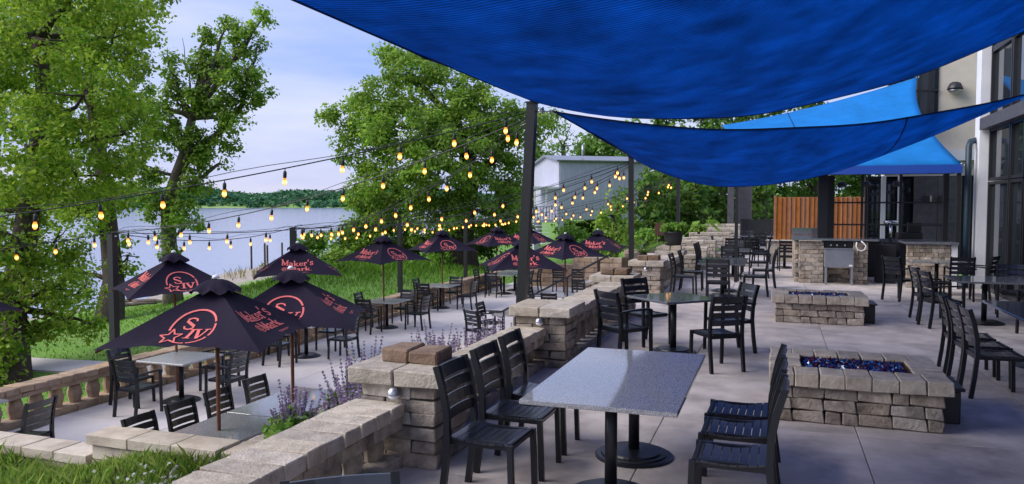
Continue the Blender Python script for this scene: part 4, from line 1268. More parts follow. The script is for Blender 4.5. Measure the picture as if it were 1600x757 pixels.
def siv():
    L_ = []; cx, cy, r_ = 0.0, .37, .25
    for a0, a1 in ((186, 24), (16, -22), (-30, -78), (-86, -128)): L_.append((arc(cx, cy, r_, a0, a1, 26), .022))
    sx, sy, sr = cx - .185, cy - .13, .125
    st = [(sx + (sr if i % 2 == 0 else sr * .45) * math.cos(R(90 + 36 * i + 8)), sy + (sr if i % 2 == 0 else sr * .45) * math.sin(R(90 + 36 * i + 8))) for i in range(11)]
    ring, L_ = L_, []
    star = [(st, .018)]
    # S
    ox, oy, h = cx - .055, cy + .075, .15
    L_.append(([(ox + .055, oy + .045), (ox + .045, oy + .068), (ox, oy + .077), (ox - .045, oy + .062), (ox - .05, oy + .03), (ox - .02, oy + .008)], .02))
    L_.append(([(ox - .045, oy + .03), (ox, oy + .004), (ox + .045, oy - .022)], .036))
    L_.append(([(ox + .05, oy - .02), (ox + .048, oy - .055), (ox + .01, oy - .074), (ox - .04, oy - .066), (ox - .058, oy - .035)], .02))
    let = [('printed_letter', L_)]; L_ = []
    # IV
    ix, iy = cx + .012, cy - .072
    L_.append(([(ix - .012, iy - .07), (ix + .012, iy + .07)], .034))
    L_.append(([(ix - .05, iy - .072), (ix + .028, iy - .072)], .014)); L_.append(([(ix - .03, iy + .072), (ix + .05, iy + .072)], .014))
    let.append(('printed_letter', L_)); L_ = []
    vx = cx + .128
    L_.append(([(vx - .048, iy + .07), (vx - .012, iy - .07)], .036)); L_.append(([(vx - .005, iy - .07), (vx + .06, iy + .07)], .018))
    L_.append(([(vx - .08, iy + .072), (vx - .01, iy + .072)], .014)); L_.append(([(vx + .03, iy + .072), (vx + .09, iy + .072)], .014))
    return let + [('printed_letter', L_), ('printed_ring', ring), ('printed_star', star)]
GL = {
 'M': (.98, [([(.08, 0), (.08, 1)], .16), ([(.1, 1), (.45, .1)], .2), ([(.45, .1), (.8, 1)], .1), ([(.82, 1), (.82, 0)], .2), ([(-.06, 0), (.24, 0)], .1), ([(.64, 0), (1.0, 0)], .1), ([(-.06, 1), (.12, 1)], .1), ([(.78, 1), (1.0, 1)], .1)]),
 'a': (.66, [([(.06, .58), (.25, .66), (.44, .58), (.46, .4), (.46, .02)], .15), ([(.46, .4), (.18, .36), (.04, .2), (.1, .03), (.28, .02), (.46, .14)], .12), ([(.44, 0), (.6, 0)], .1)]),
 'k': (.72, [([(.1, 0), (.1, 1.05)], .17), ([(-.02, 0), (.26, 0)], .1), ([(-.02, 1.05), (.1, 1.05)], .1), ([(.12, .28), (.5, .62)], .1), ([(.22, .4), (.56, .02)], .17), ([(.4, .64), (.64, .64)], .09), ([(.4, 0), (.7, 0)], .1)]),
 'e': (.60, [([(.06, .34), (.5, .34)], .09), ([(.5, .34), (.46, .56), (.28, .66), (.1, .56), (.04, .33), (.1, .1), (.3, .0), (.52, .12)], .13)]),
 'r': (.54, [([(.12, 0), (.12, .64)], .17), ([(-.0, 0), (.28, 0)], .1), ([(-.0, .64), (.12, .64)], .1), ([(.14, .44), (.28, .62), (.44, .64), (.46, .52)], .13)]),
 "'": (.26, [([(.1, 1.05), (.06, .8)], .14)]),
 's': (.52, [([(.44, .5), (.34, .64), (.14, .64), (.06, .5), (.16, .38), (.36, .28), (.44, .14), (.34, .0), (.12, .0), (.04, .16)], .12)]),
 '.': (.2, [([(.06, .02), (.1, .02)], .12)]),
}
def word(txt, x0, y0, h):
    L_, x = [], x0
    for ch in txt:
        adv, st = GL[ch]
        for pts, wd in st: L_.append(([(x + p[0] * h, y0 + p[1] * h) for p in pts], wd * h))
        x += (adv + .06) * h
    return L_, x
def makers():
    w1 = word("Maker's", 0, 0, .145)[1]; w2 = word('Mark.', 0, 0, .145)[1]
    L_, _ = word("Maker's", -w1 / 2, .41, .145)
    out = [('printed_word', L_)]; L_, _ = word('Mark.', -w2 / 2 + .06, .22, .145); out.append(('printed_word', L_)); L_ = []
    cx, cy = -w2 / 2 - .03, .275
    L_.append((arc(cx, cy, .062, 0, 360, 16), .010))
    L_.append((arc(cx + .004, cy + .006, .035, 40, 320, 10), .010)); L_.append(([(cx - .07, cy - .02), (cx - .03, cy - .065)], .014))
    L_.append(([(cx - .01, cy + .02), (cx + .02, cy - .02)], .014))
    return out + [('printed_seal', L_), ('printed_line', [([(-.1, .13), (.22, .13)], .008)]), ('printed_line', [([(-.06, .105), (.16, .105)], .006)])]
def umbrella_meshes():
    ms = []
    Ls = math.hypot(HS, UH - UE)
    for fc in range(4):
        b_ = MB(); n, m_ = 14, 12; vs = []
        for j in range(m_ + 1):
            v = .02 + .98 * j / m_
            for i in range(n + 1):
                u = -1 + 2 * i / n
                p = canopy_point(fc, u * v * HS, Ls * (1 - v))
                p.z += (.006 * math.sin(i * 1.7 + j * .9 + fc) + .010 * math.sin(i * 2.3 + fc * 1.3) * v * v) * (1 - u * u) * v
                vs.append(p)
        fs = [(j * (n + 1) + i, j * (n + 1) + i + 1, (j + 1) * (n + 1) + i + 1, (j + 1) * (n + 1) + i) for j in range(m_) for i in range(n)]
        b_.add(vs, [f_[::-1] for f_ in fs], True)
        ms.append(('canopy_panel', b_.mesh('canopy_panel'), 'canvas', None))
        for nm, ln in (makers() if fc % 2 == 0 else siv()):
            ln = [([((p[0] * .94), ((p[1] - .34) * (1.12 if fc % 2 == 0 else 1.26) + (.38 if fc % 2 == 0 else .36))) for p in pts], wd) for pts, wd in ln]
            ms.append((nm, strokes_to_mesh(ln, fc, 'print').mesh(nm), 'print', nm))
    b_ = MB(); vs = []; n = 32
    for j in range(5):
        q = j / 4
        for i in range(n):
            a = 2 * math.pi * i / n
            sq = 1 / max(abs(math.cos(a)), abs(math.sin(a)))
            r_ = (.06 + q * .16) * (sq * .85 + .15)
            z = UH + .055 - q ** 1.4 * .125 + (.028 * math.sin(a * 8) * q ** 3)
            vs.append((r_ * math.cos(a), r_ * math.sin(a), z))
    fs = [(j * n + i, (j + 1) * n + i, (j + 1) * n + (i + 1) % n, j * n + (i + 1) % n) for j in range(4) for i in range(n)] + [tuple(range(n))]
    b_.add(vs, fs, True); ms.append(('vent_cap', b_.mesh('vent_cap'), 'canvas', None))
    b_ = MB(); b_.tube([(0, 0, .05), (0, 0, UH - .03)], .022, 12); ms.append(('pole', b_.mesh('pole'), 'wood_pole', None))
    b_ = MB(); b_.lathe([(.045, 0), (.03, .03), (.012, .04)], 10, (0, 0, UH + .07)); ms.append(('finial', b_.mesh('finial'), 'white', None))
    for k in range(4):
        b_ = MB(); d = Matrix.Rotation(math.pi / 4 + k * math.pi / 2, 3, 'Z') @ Vector((1, 0, 0))
        e = d * HS * math.sqrt(2) * .98
        b_.bar(Vector((0, 0, UH - .06)), Vector((e.x, e.y, UE - .025)), .02, .025)
        b_.bar(Vector((0, 0, UH - .55)), Vector((e.x * .5, e.y * .5, UH - .06 - (UH - UE - .035) * .5)), .018, .02)
        ms.append(('rib', b_.mesh('rib'), 'wood_pole', None))
    b_ = MB(); b_.lathe([(.05, 0), (.05, .07)], 12, (0, 0, UH - .6)); ms.append(('runner', b_.mesh('runner'), 'wood_pole', None))
    return ms
UM = umbrella_meshes()
for _, me, mt, _f in UM: me.materials.append(M[mt])
def umbrella(x, y, rot, label, tilt=0.0, dz=0.0):
    root = empty('patio_umbrella', (x, y, LO + dz)); tag(root, label, 'umbrella', 'navy patio umbrellas with coral print')
    root.rotation_euler = (R(tilt), R(rnd.uniform(-.6, .6)), R(rot))
    last = None
    for nm, me, mt, fc in UM:
        if fc is None: o = obj(nm, me, None, root); last = o
        else:
            o = obj(nm, me, None, last)
            if nm in ('printed_word', 'printed_seal'): o['kind'] = 'stuff'
    return root
umbrella(-5.9, 7.0, 14, 'nearest navy umbrella with a ring, star and S IV towards us')
umbrella(-5.84, 8.32, 25, 'navy umbrella just behind the nearest one, partly hidden by it')
umbrella(-9.75, 10.55, 55, 'navy umbrella to the left of the nearest pair, in front of a tree trunk')
umbrella(-9.7, 14.05, -55, "navy umbrella with Maker's Mark facing us above the nearest pair")
umbrella(-9.75, 17.95, 70, 'navy umbrella in front of the green bank, left of the black lamp post')
umbrella(-10.1, 22.5, 45, 'navy umbrella in front of the big tree trunk')
umbrella(-9.6, 26.2, 140, 'far navy umbrella to the right of the big tree trunk, nearer of two')
umbrella(-9.1, 28.3, 75, 'farthest navy umbrella, peeping out behind another by the lawn')
umbrella(-5.65, 17.1, -60, 'navy umbrella crossed by the tall leaning post')
umbrella(-5.62, 20.9, 57, 'navy umbrella beside the leaning post, its emblem to the right')
umbrella(-5.5, 24.6, 93, "farthest navy umbrella behind the handrail, Maker's Mark towards us")
umbrella(-10.72, 6.92, 6, 'navy umbrella cut by the left edge', dz=.0)

# ------------------------------------------------------------------ lamp posts along the lawn and the strings of bulbs
LP = [(-11.15, 4.2, 1.40), (-11.0, 10.43, 1.46), (-11.0, 15.76, 1.40), (-11.0, 21.3, 1.38), (-11.0, 26.6, 1.36), (-11.0, 33.0, 1.36)]
for k, (x, y, z) in enumerate(LP[1:5]):
    root = empty('lamp_post', (x, y, -1.7)); tag(root, ('black post at the lawn balustrade left of the nearest umbrella', 'black post rising behind the umbrella that faces us', 'black post on the lawn between two umbrellas', 'black post on the lawn by the big tree trunk')[k], 'post', 'black posts along the lawn')
    b_ = MB(); b_.box(-.06, .06, -.06, .06, .02, z + 1.7); b_.build('shaft', M['post'], root)
    b_ = MB(); b_.box(-.12, .12, -.12, .12, 0, .019); b_.build('base_plate', M['post'], root)
    b_ = MB(); b_.tube([(0, 0, z + 1.62), (.09, 0, z + 1.64)], .012, 5); b_.build('hook', M['chrome'], root)
def bulb_meshes():
    s = MB(); s.lathe([(.010, .085), (.017, .08), (.021, .06), (.021, .012), (.016, 0)][::-1], 10, (0, 0, -.115)); s.tube([(0, 0, -.03), (0, 0, .0)], .006, 5)
    g = MB(); g.lathe([(.004, -.090), (.018, -.080), (.026, -.058), (.025, -.034), (.019, -.012), (.015, 0)], 10, (0, 0, -.113))
    a, b_ = s.mesh('socket'), g.mesh('bulb'); a.materials.append(M['post']); b_.materials.append(M['glow']); return a, b_
SOC, BUL = bulb_meshes()
def string_lights(a, b_, sag, label, step=.68, start=.35, guide=True, drop=0.0):
    a, b_ = Vector(a), Vector(b_)
    L_ = (b_ - a).length
    root = empty('string_lights', a); tag(root, label, 'string lights', 'strings of warm bulbs over the lower patio')
    n = 24
    def pt(t): p = a.lerp(b_, t); p.z -= 4 * sag * t * (1 - t); return p
    c = MB(); c.tube([pt(k / n) - a for k in range(n + 1)], .008, 5); c.build('cable', M['post'], root)
    if guide:
        g = MB(); g.tube([pt(k / n) - a + Vector((0, 0, .05 + .03 * math.sin(k * .9))) if 0 < k < n else pt(k / n) - a for k in range(n + 1)], .004, 4); g.build('guide_wire', M['post'], root)
    d = start
    while d < L_ - .25:
        t = d / L_
        p = pt(t) - a
        s = obj('socket', SOC, None, root, p); s.rotation_euler = (rnd.uniform(-.1, .1), rnd.uniform(-.1, .1), 0)
        obj('bulb', BUL, None, s)
        d += step * rnd.uniform(.94, 1.06)
    return root
top = [None, PB + Vector((0, 0, -.1)), PC + Vector((0, 0, -.08)), PD + Vector((0, 0, -.08))]
lp = [Vector(q) for q in LP]
string_lights(top[1], lp[0], .25, 'bulb string sweeping from the leaning post to the far left edge')
string_lights(top[1] + Vector((0, 0, -.06)), lp[1], .30, 'bulb string from the leaning post to the post left of the nearest umbrella')
string_lights(top[1] + Vector((0, 0, -.10)), lp[2], .45, 'bulb string from the leaning post to the post behind the umbrella that faces us')
string_lights(top[2], lp[1], .5, 'bulb string from the post past the stairs to the post left of the nearest umbrella')
string_lights(top[2] + Vector((0, 0, -.05)), lp[2], .45, 'bulb string from the stair post to the post behind the umbrella facing us')
string_lights(top[2] + Vector((0, 0, -.10)), lp[3], .45, 'bulb string from the post past the stairs to the lawn post between two umbrellas')
string_lights(top[2] + Vector((0, 0, -.12)), lp[4], .4, 'bulb string from the post past the stairs to the post by the big tree trunk')
string_lights(top[3], lp[3], .45, 'bulb string from the farthest post to the lawn post between two umbrellas')
string_lights(top[3] + Vector((0, 0, -.05)), lp[4], .42, 'bulb string from the farthest post to the post by the big tree trunk')
string_lights(top[3] + Vector((0, 0, -.1)), lp[5], .4, 'bulb string in front of the pale blue house')
string_lights(lp[0], lp[1], .18, 'bulb string along the lawn at the left edge')
string_lights(lp[1], lp[2], .22, 'bulb string along the lawn over the left umbrella')
string_lights(lp[2], lp[3], .2, 'bulb string along the lawn behind the umbrella that faces us')
string_lights(lp[3], lp[4], .2, 'bulb string along the lawn before the big tree')
# ================================================================== VEGETATION
def leaf_cloud(centres, radii, per, size, rng, flat=.6, name='crown', droop=.2):
    """many small folded leaves scattered in clumps; centres (n,3), radii (n,)"""
    n = len(centres)
    c = np.repeat(centres, per, axis=0); r_ = np.repeat(radii, per)
    d = rng.normal(size=(n * per, 3)); d /= np.linalg.norm(d, axis=1)[:, None] + 1e-9
    q = rng.random(n * per) ** .45
    p = c + d * (r_ * q)[:, None] * np.array([1, 1, .75])
    nrm = d * .9 + rng.normal(size=d.shape) * .55 + np.array([0, 0, flat])
    nrm /= np.linalg.norm(nrm, axis=1)[:, None]
    a = np.cross(nrm, rng.normal(size=d.shape)); a /= np.linalg.norm(a, axis=1)[:, None] + 1e-9
    b_ = np.cross(nrm, a)
    s = size * (.55 + .9 * rng.random(n * per))[:, None]
    a = a * s; b_ = b_ * s * .62
    v = np.stack([p - a * .5, p + b_ * .5 - nrm * s * .08, p + a * .5 - nrm * s * .15, p - b_ * .5 - nrm * s * .08], 1).reshape(-1, 3)
    f = np.arange(len(v), dtype=np.int32).reshape(-1, 4)
    return np_mesh(name, v, f, smooth=False)

def lobe(px, py, d, rx, ry=None, rd=None):
    """crown lobe seen at (px, py): centre and radii in metres"""
    k = d / FPX; ry = ry or rx
    return (np.array(at(px, py, d)), np.array([rx * k, (rd or rx) * k, ry * k]))
def crown_clumps(lobes, dens, rng, shell=.55):
    cs = []
    for c, r_ in lobes:
        area = (r_[0] * r_[1] + r_[0] * r_[2] + r_[1] * r_[2]) / 3 * 4 * math.pi
        n = max(4, int(area * dens))
        d = rng.normal(size=(n, 3)); d /= np.linalg.norm(d, axis=1)[:, None]
        q = shell + (1.02 - shell) * rng.random(n) ** .7
        q = q * (1 + .16 * np.sin(d[:, 0] * 5 + c[0]) * np.sin(d[:, 2] * 6 + c[1]))
        cs.append(c + d * r_ * q[:, None])
    return np.concatenate(cs)
def limb(b_, a, c, r0, r1, rng, n=6, wob=.06):
    a, c = Vector(a), Vector(c); L_ = (c - a).length
    pts, rr = [], []
    for k in range(n + 1):
        t = k / n
        p = a.lerp(c, t)
        w_ = wob * L_ * math.sin(math.pi * t)
        p += Vector((rng.uniform(-1, 1), rng.uniform(-1, 1), rng.uniform(-.3, .8))) * w_
        pts.append(p); rr.append(r0 + (r1 - r0) * t)
    b_.tube(pts, rr, 7, True)
    return pts
def tree(label, base, trunk_pts, r0, lobes, lm, bm_, per=60, size=.16, dens=1.3, clump=.42, seed=1, name='tree', group=None, extra=None, shell=.5, twigs=True):
    rng = np.random.default_rng(seed); rr = random.Random(seed)
    base = Vector(base)
    root = empty(name, base); tag(root, label, 'tree', group)
    b_ = MB()
    tp = [Vector(p) - base for p in trunk_pts]
    tp[0] = Vector((0, 0, -.3))
    rads = [r0 * (1.25 if k == 0 else 1 - .55 * k / (len(tp) - 1)) for k in range(len(tp))]
    b_.tube(tp, rads, 10)
    tops = tp[1:]
    for c, r_ in lobes:
        cc = Vector(c) - base
        a = min(tops, key=lambda q: (q - cc).length + max(0, q.z - cc.z) * 2)
        L_ = (cc - a).length
        limb(b_, a, cc, max(.03, min(r0 * .5, .04 + L_ * .035)), .025, rr)
        if twigs:
            for k in range(4):
                d = Vector((rr.gauss(0, 1), rr.gauss(0, 1), rr.gauss(.2, .8))).normalized()
                e = cc + Vector((d.x * r_[0], d.y * r_[1], d.z * r_[2])) * .85
                limb(b_, cc, e, .03, .008, rr, 4)
    for a, c, q0, q1 in (extra or []): limb(b_, Vector(a) - base, Vector(c) - base, q0, q1, rr, 8, .05)
    b_.build('trunk', bm_, root)
    cl = crown_clumps(lobes, dens, rng, shell) - np.array(base)
    rad = clump * (.6 + .8 * rng.random(len(cl)))
    obj('crown', leaf_cloud(cl, rad, per, size, rng), lm, root)
    return root

gz = lambda x, y: float(ground_z(np.array(x), np.array(y)))
# maple at the left edge, ivy on its trunk
b0 = Vector((-14.3, 11.0, gz(-14.3, 11.0)))
D = 17.6
ivy = [(np.array((-14.3 + rnd.uniform(-.25, .25), 11.0 - .2 + rnd.uniform(-.2, .2), b0.z + .25 + k * .33)), np.array((.34, .34, .3))) for k in range(10)]
tree('leafy maple at the left edge with ivy covering its trunk', b0, [b0, at(18, 480, D), at(35, 400, D), at(45, 330, D + .2), at(60, 240, D + .3), at(70, 150, D + .5), at(60, 60, D + .5)], .34,
     [lobe(50, 60, D, 120, 90), lobe(-60, 120, D, 110, 110), lobe(130, 150, D - 1, 85, 80), lobe(40, 230, D - 1.5, 110, 70), lobe(120, 275, D - .5, 85, 55), lobe(-30, 330, D, 80, 70), lobe(80, 390, D + .5, 55, 45),
      lobe(175, 60, D + 1.5, 70, 60), lobe(120, 460, D + 1.5, 45, 30), lobe(150, -40, D, 120, 60), lobe(-20, 20, D + 3, 120, 120), lobe(195, 210, D + 1, 40, 60), lobe(75, 450, D - .5, 50, 36), lobe(105, 500, D - .3, 38, 26), lobe(30, 400, D - 1, 45, 40), lobe(140, 505, D, 18, 20), lobe(50, 520, D - .6, 26, 26)] + ivy,
     M['leaf_a'], M['bark'], per=78, size=.102, dens=2.6, clump=.40, seed=3, name='maple_tree')
# second tree on the lawn
b0 = Vector((-20.2, 18.9, gz(-20.2, 18.9))); D = 26.5
tree('tall tree on the lawn behind the maple, its bare trunk beside the black post', b0, [b0, at(178, 440, D), at(172, 380, D), at(165, 300, D), at(150, 200, D), at(140, 100, D)], .40,
     [lobe(150, 70, D, 95, 80), lobe(95, 190, D + 1, 95, 75), lobe(190, 170, D, 50, 55), lobe(60, 300, D + 1, 80, 60), lobe(130, 330, D - 1, 60, 50), lobe(185, 300, D - 1, 32, 34), lobe(190, 20, D, 60, 40), lobe(95, 420, D, 45, 40), lobe(60, 20, D + 2, 120, 80), lobe(200, 400, D, 22, 34)],
     M['leaf_a'], M['bark'], per=60, size=.14, dens=1.6, clump=.5, seed=5, name='lawn_tree')
# cottonwood with the long bough
b0 = Vector((-24.0, 25.8, gz(-24.0, 25.8))); D = 32.3
tree('cottonwood with ivy and a long bough reaching up to the right over the lake', b0, [b0, at(270, 440, D), at(264, 380, D), at(262, 320, D), at(276, 275, D), at(288, 240, D), at(300, 185, D)], .38,
     [lobe(388, 65, D, 26, 40), lobe(412, 28, D, 12, 16), lobe(365, 115, D, 48, 38), lobe(395, 150, D, 28, 28), lobe(345, 165, D, 34, 28), lobe(330, 80, D + .5, 20, 30), lobe(262, 95, D, 13, 40), lobe(268, 150, D, 24, 26), lobe(245, 200, D, 42, 46),
      lobe(285, 215, D - .6, 24, 26), lobe(330, 245, D, 36, 20), lobe(350, 222, D, 24, 20), lobe(300, 285, D - .5, 30, 22), lobe(225, 265, D, 34, 40), lobe(285, 330, D - .6, 22, 34), lobe(262, 380, D - .5, 14, 26), lobe(300, 345, D, 16, 26), lobe(215, 150, D + .6, 24, 44), lobe(322, 55, D, 10, 14), lobe(355, 40, D, 12, 14), lobe(305, 150, D - .3, 22, 24), lobe(312, 110, D, 18, 22), lobe(300, 235, D - .8, 20, 20), lobe(368, 190, D - .3, 26, 18), lobe(240, 320, D - .4, 24, 26)],
     M['leaf_b'], M['pale_bark'], per=74, size=.165, dens=1.8, clump=.45, seed=8, name='cottonwood_tree', shell=.35,
     extra=[(at(280, 262, D), at(340, 210, D), .2, .15), (at(340, 210, D), at(378, 165, D), .15, .10), (at(378, 165, D), at(402, 70, D), .11, .03), (at(290, 295, D), at(345, 255, D), .14, .06), (at(283, 270, D), at(300, 175, D), .2, .12), (at(300, 178, D), at(296, 120, D), .05, .012), (at(300, 178, D), at(285, 60, D), .04, .01)])
# the big tree in the middle
b0 = Vector((-16.2, 39.1, gz(-16.2, 39.1))); D = 42.5
tree('big spreading tree in the middle behind the umbrellas', b0, [b0, at(722, 380, D), at(726, 330, D), at(735, 285, D), at(728, 230, D), at(700, 180, D)], .75,
     [lobe(545, 175, D, 45, 30), lobe(585, 160, D, 45, 35), lobe(640, 110, D, 60, 26), lobe(610, 90, D + 1, 32, 16), lobe(690, 150, D, 75, 48), lobe(640, 200, D - 2, 75, 55), lobe(570, 235, D, 50, 45), lobe(740, 180, D - 1, 70, 42), lobe(700, 250, D - 3, 80, 55),
      lobe(620, 290, D - 1, 70, 50), lobe(780, 250, D, 48, 60), lobe(570, 310, D, 36, 36), lobe(760, 320, D - 1, 62, 50), lobe(680, 335, D - 2, 60, 45), lobe(600, 365, D, 62, 34), lobe(810, 200, D + 1, 50, 26), lobe(800, 330, D + 1, 30, 44), lobe(850, 190, D + 2, 28, 16)],
     M['leaf_c'], M['bark'], per=84, size=.205, dens=1.0, clump=.66, seed=12, name='spreading_tree', shell=.45,
     extra=[(at(735, 290, D), at(790, 225, D), .3, .14), (at(735, 290, D), at(640, 230, D), .3, .12), (at(560, 195, D), at(620, 230, D), .08, .14)])
# shrubs on the shore below it
def shrub(label, px, py, d, rx, ry, lm, seed, size=.22, per=40, dens=1.4, clump=.5, name='shrub', n=4, group=None):
    rng = np.random.default_rng(seed); rr = random.Random(seed)
    c0 = at(px, py, d); k = d / FPX
    base = Vector((c0.x, c0.y, min(c0.z - ry * k * .8, max(gz(c0.x, c0.y), c0.z - ry * k * 2.2))))
    root = empty(name, base); tag(root, label, 'shrub', group)
    ls = []
    for i in range(n):
        q = at(px + rr.uniform(-.55, .55) * rx, py + rr.uniform(-.4, .3) * ry, d + rr.uniform(-.4, .4) * rx * k)
        ls.append((np.array(q), np.array([rx * k * .6, rx * k * .6, ry * k * .65])))
    b_ = MB()
    for c, _ in ls: limb(b_, (0, 0, 0), Vector(c) - base, .05, .02, rr)
    b_.build('stem', M['bark'], root)
    cl = crown_clumps(ls, dens, rng, .3) - np.array(base)
    obj('foliage', leaf_cloud(cl, clump * (.6 + .8 * rng.random(len(cl))), per, size, rng, name='foliage'), lm, root)
    return root
shrub('round bright shrub on the shore left of the big tree', 495, 385, 45, 34, 26, M['leaf_lime'], 21)
shrub('bushy shrub under the left side of the big tree', 560, 372, 42, 55, 40, M['leaf_c'], 22)
shrub('low shrub below the big tree beside the grass bank', 530, 410, 38, 40, 22, M['leaf_c'], 23)
shrub('shrub under the big tree near its trunk', 660, 385, 44, 60, 34, M['leaf_c'], 24)
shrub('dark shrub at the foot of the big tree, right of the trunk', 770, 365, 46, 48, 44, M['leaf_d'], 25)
shrub('shrub between the big tree and the house', 808, 355, 52, 24, 26, M['leaf_c'], 26)
shrub('sunlit shrub under the pale blue house', 905, 366, 45, 40, 10, M['leaf_lime'], 27)

shrub('low bright shrub on the grass bank nearest the shore', 505, 424, 34, 38, 13, M['leaf_lime'], 28, size=.15, dens=2.2, clump=.3)
shrub('low leafy shrub on the grass bank behind the umbrella row', 590, 416, 37, 50, 15, M['leaf_c'], 29, size=.16, dens=2.0, clump=.34)
shrub('low leafy shrub on the grass bank right of the lawn post', 675, 408, 40, 44, 14, M['leaf_lime'], 30, size=.17, dens=2.0, clump=.34)

# trees behind the house and around the end of the terrace
def bg_tree(label, px, py_top, py_base, d, rx, lm, seed, **k):
    rr = random.Random(seed)
    b_ = at(px, py_base, d); b_ = Vector((b_.x, b_.y, min(b_.z, -1.6)))
    ls = []
    hgt = py_base - py_top
    for i in range(9):
        t = .22 + .72 * i / 8
        wv = rx * (math.sin(math.pi * (t * .85 + .12)) ** .7)
        ls.append(lobe(px + rr.uniform(-.6, .6) * wv, py_base - hgt * t, d + rr.uniform(-1.5, 1.5), wv * rr.uniform(.5, .7), max(14, hgt * .14)))
    return tree(label, b_, [b_, at(px + 2, py_base - hgt * .4, d), at(px, py_base - hgt * .75, d)], .28 * d / 45, ls, lm, M['bark'], seed=seed, group='trees behind the terrace', **k)
K = dict(per=34, size=.42, dens=.5, clump=.95)
bg_tree('airy tree beside the left end of the pale blue house', 838, 225, 350, 75, 42, M['leaf_far'], 31, **K)
bg_tree('thin grey-green tree standing above the pale blue house', 880, 195, 330, 84, 40, M['leaf_far'], 32, per=14, size=.35, dens=.35, clump=.9)
bg_tree('round tree behind the ridge of the pale blue house', 925, 200, 330, 80, 60, M['leaf_far'], 33, **K)
bg_tree('tree between the pale blue house and the black post', 985, 195, 350, 78, 55, M['leaf_far'], 34, **K)
K = dict(per=34, size=.30, dens=.8, clump=.72)
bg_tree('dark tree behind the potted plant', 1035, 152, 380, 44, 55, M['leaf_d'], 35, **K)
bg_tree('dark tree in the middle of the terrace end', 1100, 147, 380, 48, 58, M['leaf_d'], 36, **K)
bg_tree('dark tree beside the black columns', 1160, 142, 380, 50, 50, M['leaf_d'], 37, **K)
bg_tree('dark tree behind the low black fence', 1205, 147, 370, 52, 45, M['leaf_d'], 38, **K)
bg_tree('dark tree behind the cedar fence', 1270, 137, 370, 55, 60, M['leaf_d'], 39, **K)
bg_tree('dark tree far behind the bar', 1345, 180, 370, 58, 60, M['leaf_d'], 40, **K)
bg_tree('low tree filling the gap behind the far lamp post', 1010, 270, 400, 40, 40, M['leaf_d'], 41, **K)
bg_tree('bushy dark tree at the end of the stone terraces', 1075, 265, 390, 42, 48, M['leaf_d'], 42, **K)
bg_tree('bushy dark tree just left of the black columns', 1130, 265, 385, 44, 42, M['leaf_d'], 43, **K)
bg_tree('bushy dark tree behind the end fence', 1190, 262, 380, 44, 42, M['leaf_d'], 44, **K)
# small tree in front of the house
bg_tree('small young tree in front of the pale blue house', 958, 312, 415, 34, 26, M['leaf_c'], 45, per=30, size=.20, dens=1.2, clump=.42)

# wooded far shore
rng = np.random.default_rng(77)
n = 3400
az = rng.uniform(R(-70), R(-6), n); rr_ = 1464 + rng.random(n) ** .8 * 440
keep = ~((az > R(-44)) & (az < R(-38.2)) & (rr_ < 1530))
az, rr_ = az[keep], rr_[keep]
cc = np.stack([np.sin(az) * rr_, np.cos(az) * rr_, far_z(az, rr_) + 6], -1)
M['far_woods'] = leaf_mat('far_woods', (.02, .10, .05), (.08, .23, .08), .25)
tag(obj('far_woods', leaf_cloud(cc, rng.uniform(7, 13, len(cc)), 16, 9.0, rng, flat=.9, name='far_woods'), M['far_woods']), 'woods covering the hills on the far shore', kind='stuff')
for k, (px, lab) in enumerate(((218, 'pale farmhouse on the far shore seen between the trees'), (242, 'smaller pale house on the far shore beside the farmhouse'))):
    c = at(px, 309, 1470); root = empty('far_house', (c.x, c.y, -2.5)); tag(root, lab, 'house', 'houses on the far shore')
    b_ = MB(); b_.box(-14 + 4 * k, 14 - 4 * k, -5, 5, -2, 9); b_.build('wall', M['white'], root, rz=R(30))
    b_ = MB(); b_.add([(-15, -6, 9.1), (15, -6, 9.1), (15, 6, 9.1), (-15, 6, 9.1), (-15, 0, 14), (15, 0, 14)], [(0, 1, 5, 4), (2, 3, 4, 5), (0, 4, 3), (1, 2, 5), (3, 2, 1, 0)]); b_.build('roof', M['slate'], root, rz=R(30))

# ------------------------------------------------------------------ pale blue house on stilts
A_, B_ = at(875, 250, 60), at(985, 250, 61.5)
ang = math.atan2(B_.y - A_.y, B_.x - A_.x); W_ = 7.2
hz0, hz1, gzz = .80, 5.45, -2.0
hs = empty('stilt_house', (A_.x, A_.y, gzz), ang); tag(hs, 'pale blue metal-sided house raised on posts beyond the lower patio', 'house')
z0, z1 = hz0 - gzz, hz1 - gzz
x = 0.0
while x < W_:
    b_ = MB(); b_.box(x + .01, x + .29, 0, .06, z0, z1); b_.build('siding_panel', M['siding'], hs)
    b_ = MB(); b_.box(x + .285, x + .315, -.03, .05, z0, z1 - .004); b_.build('siding_rib', M['siding'], hs)
    x += .3
y = .08
while y < 6.6:
    zt = z1 + (.5 * (1 - abs(y - 3.3) / 3.3))
    b_ = MB(); b_.box(-.06, 0, y, y + .3, z0, zt - .05); b_.build('end_panel', M['siding'], hs)
    y += .31
b_ = MB(); b_.add([(-.35, -.3, z1 - .02), (W_ + .3, -.3, z1 - .02), (W_ + .3, 3.3, z1 + .55), (-.35, 3.3, z1 + .55), (-.35, 6.9, z1 - .02), (W_ + .3, 6.9, z1 - .02)], [(0, 1, 2, 3), (3, 2, 5, 4)])
ro = b_.build('roof', M['steel'], hs); ro.modifiers.new('t', 'SOLIDIFY').thickness = .12
b_ = MB(); b_.tube([(2.4, 1.4, z1 + .4), (2.4, 1.4, z1 + 1.3)], .11, 8); b_.build('vent_pipe', M['steel'], ro)
b_ = MB(); b_.box(-.0, W_, -.08, .0, z1 - .16, z1 - .04); b_.build('gutter', M['slate'], hs)
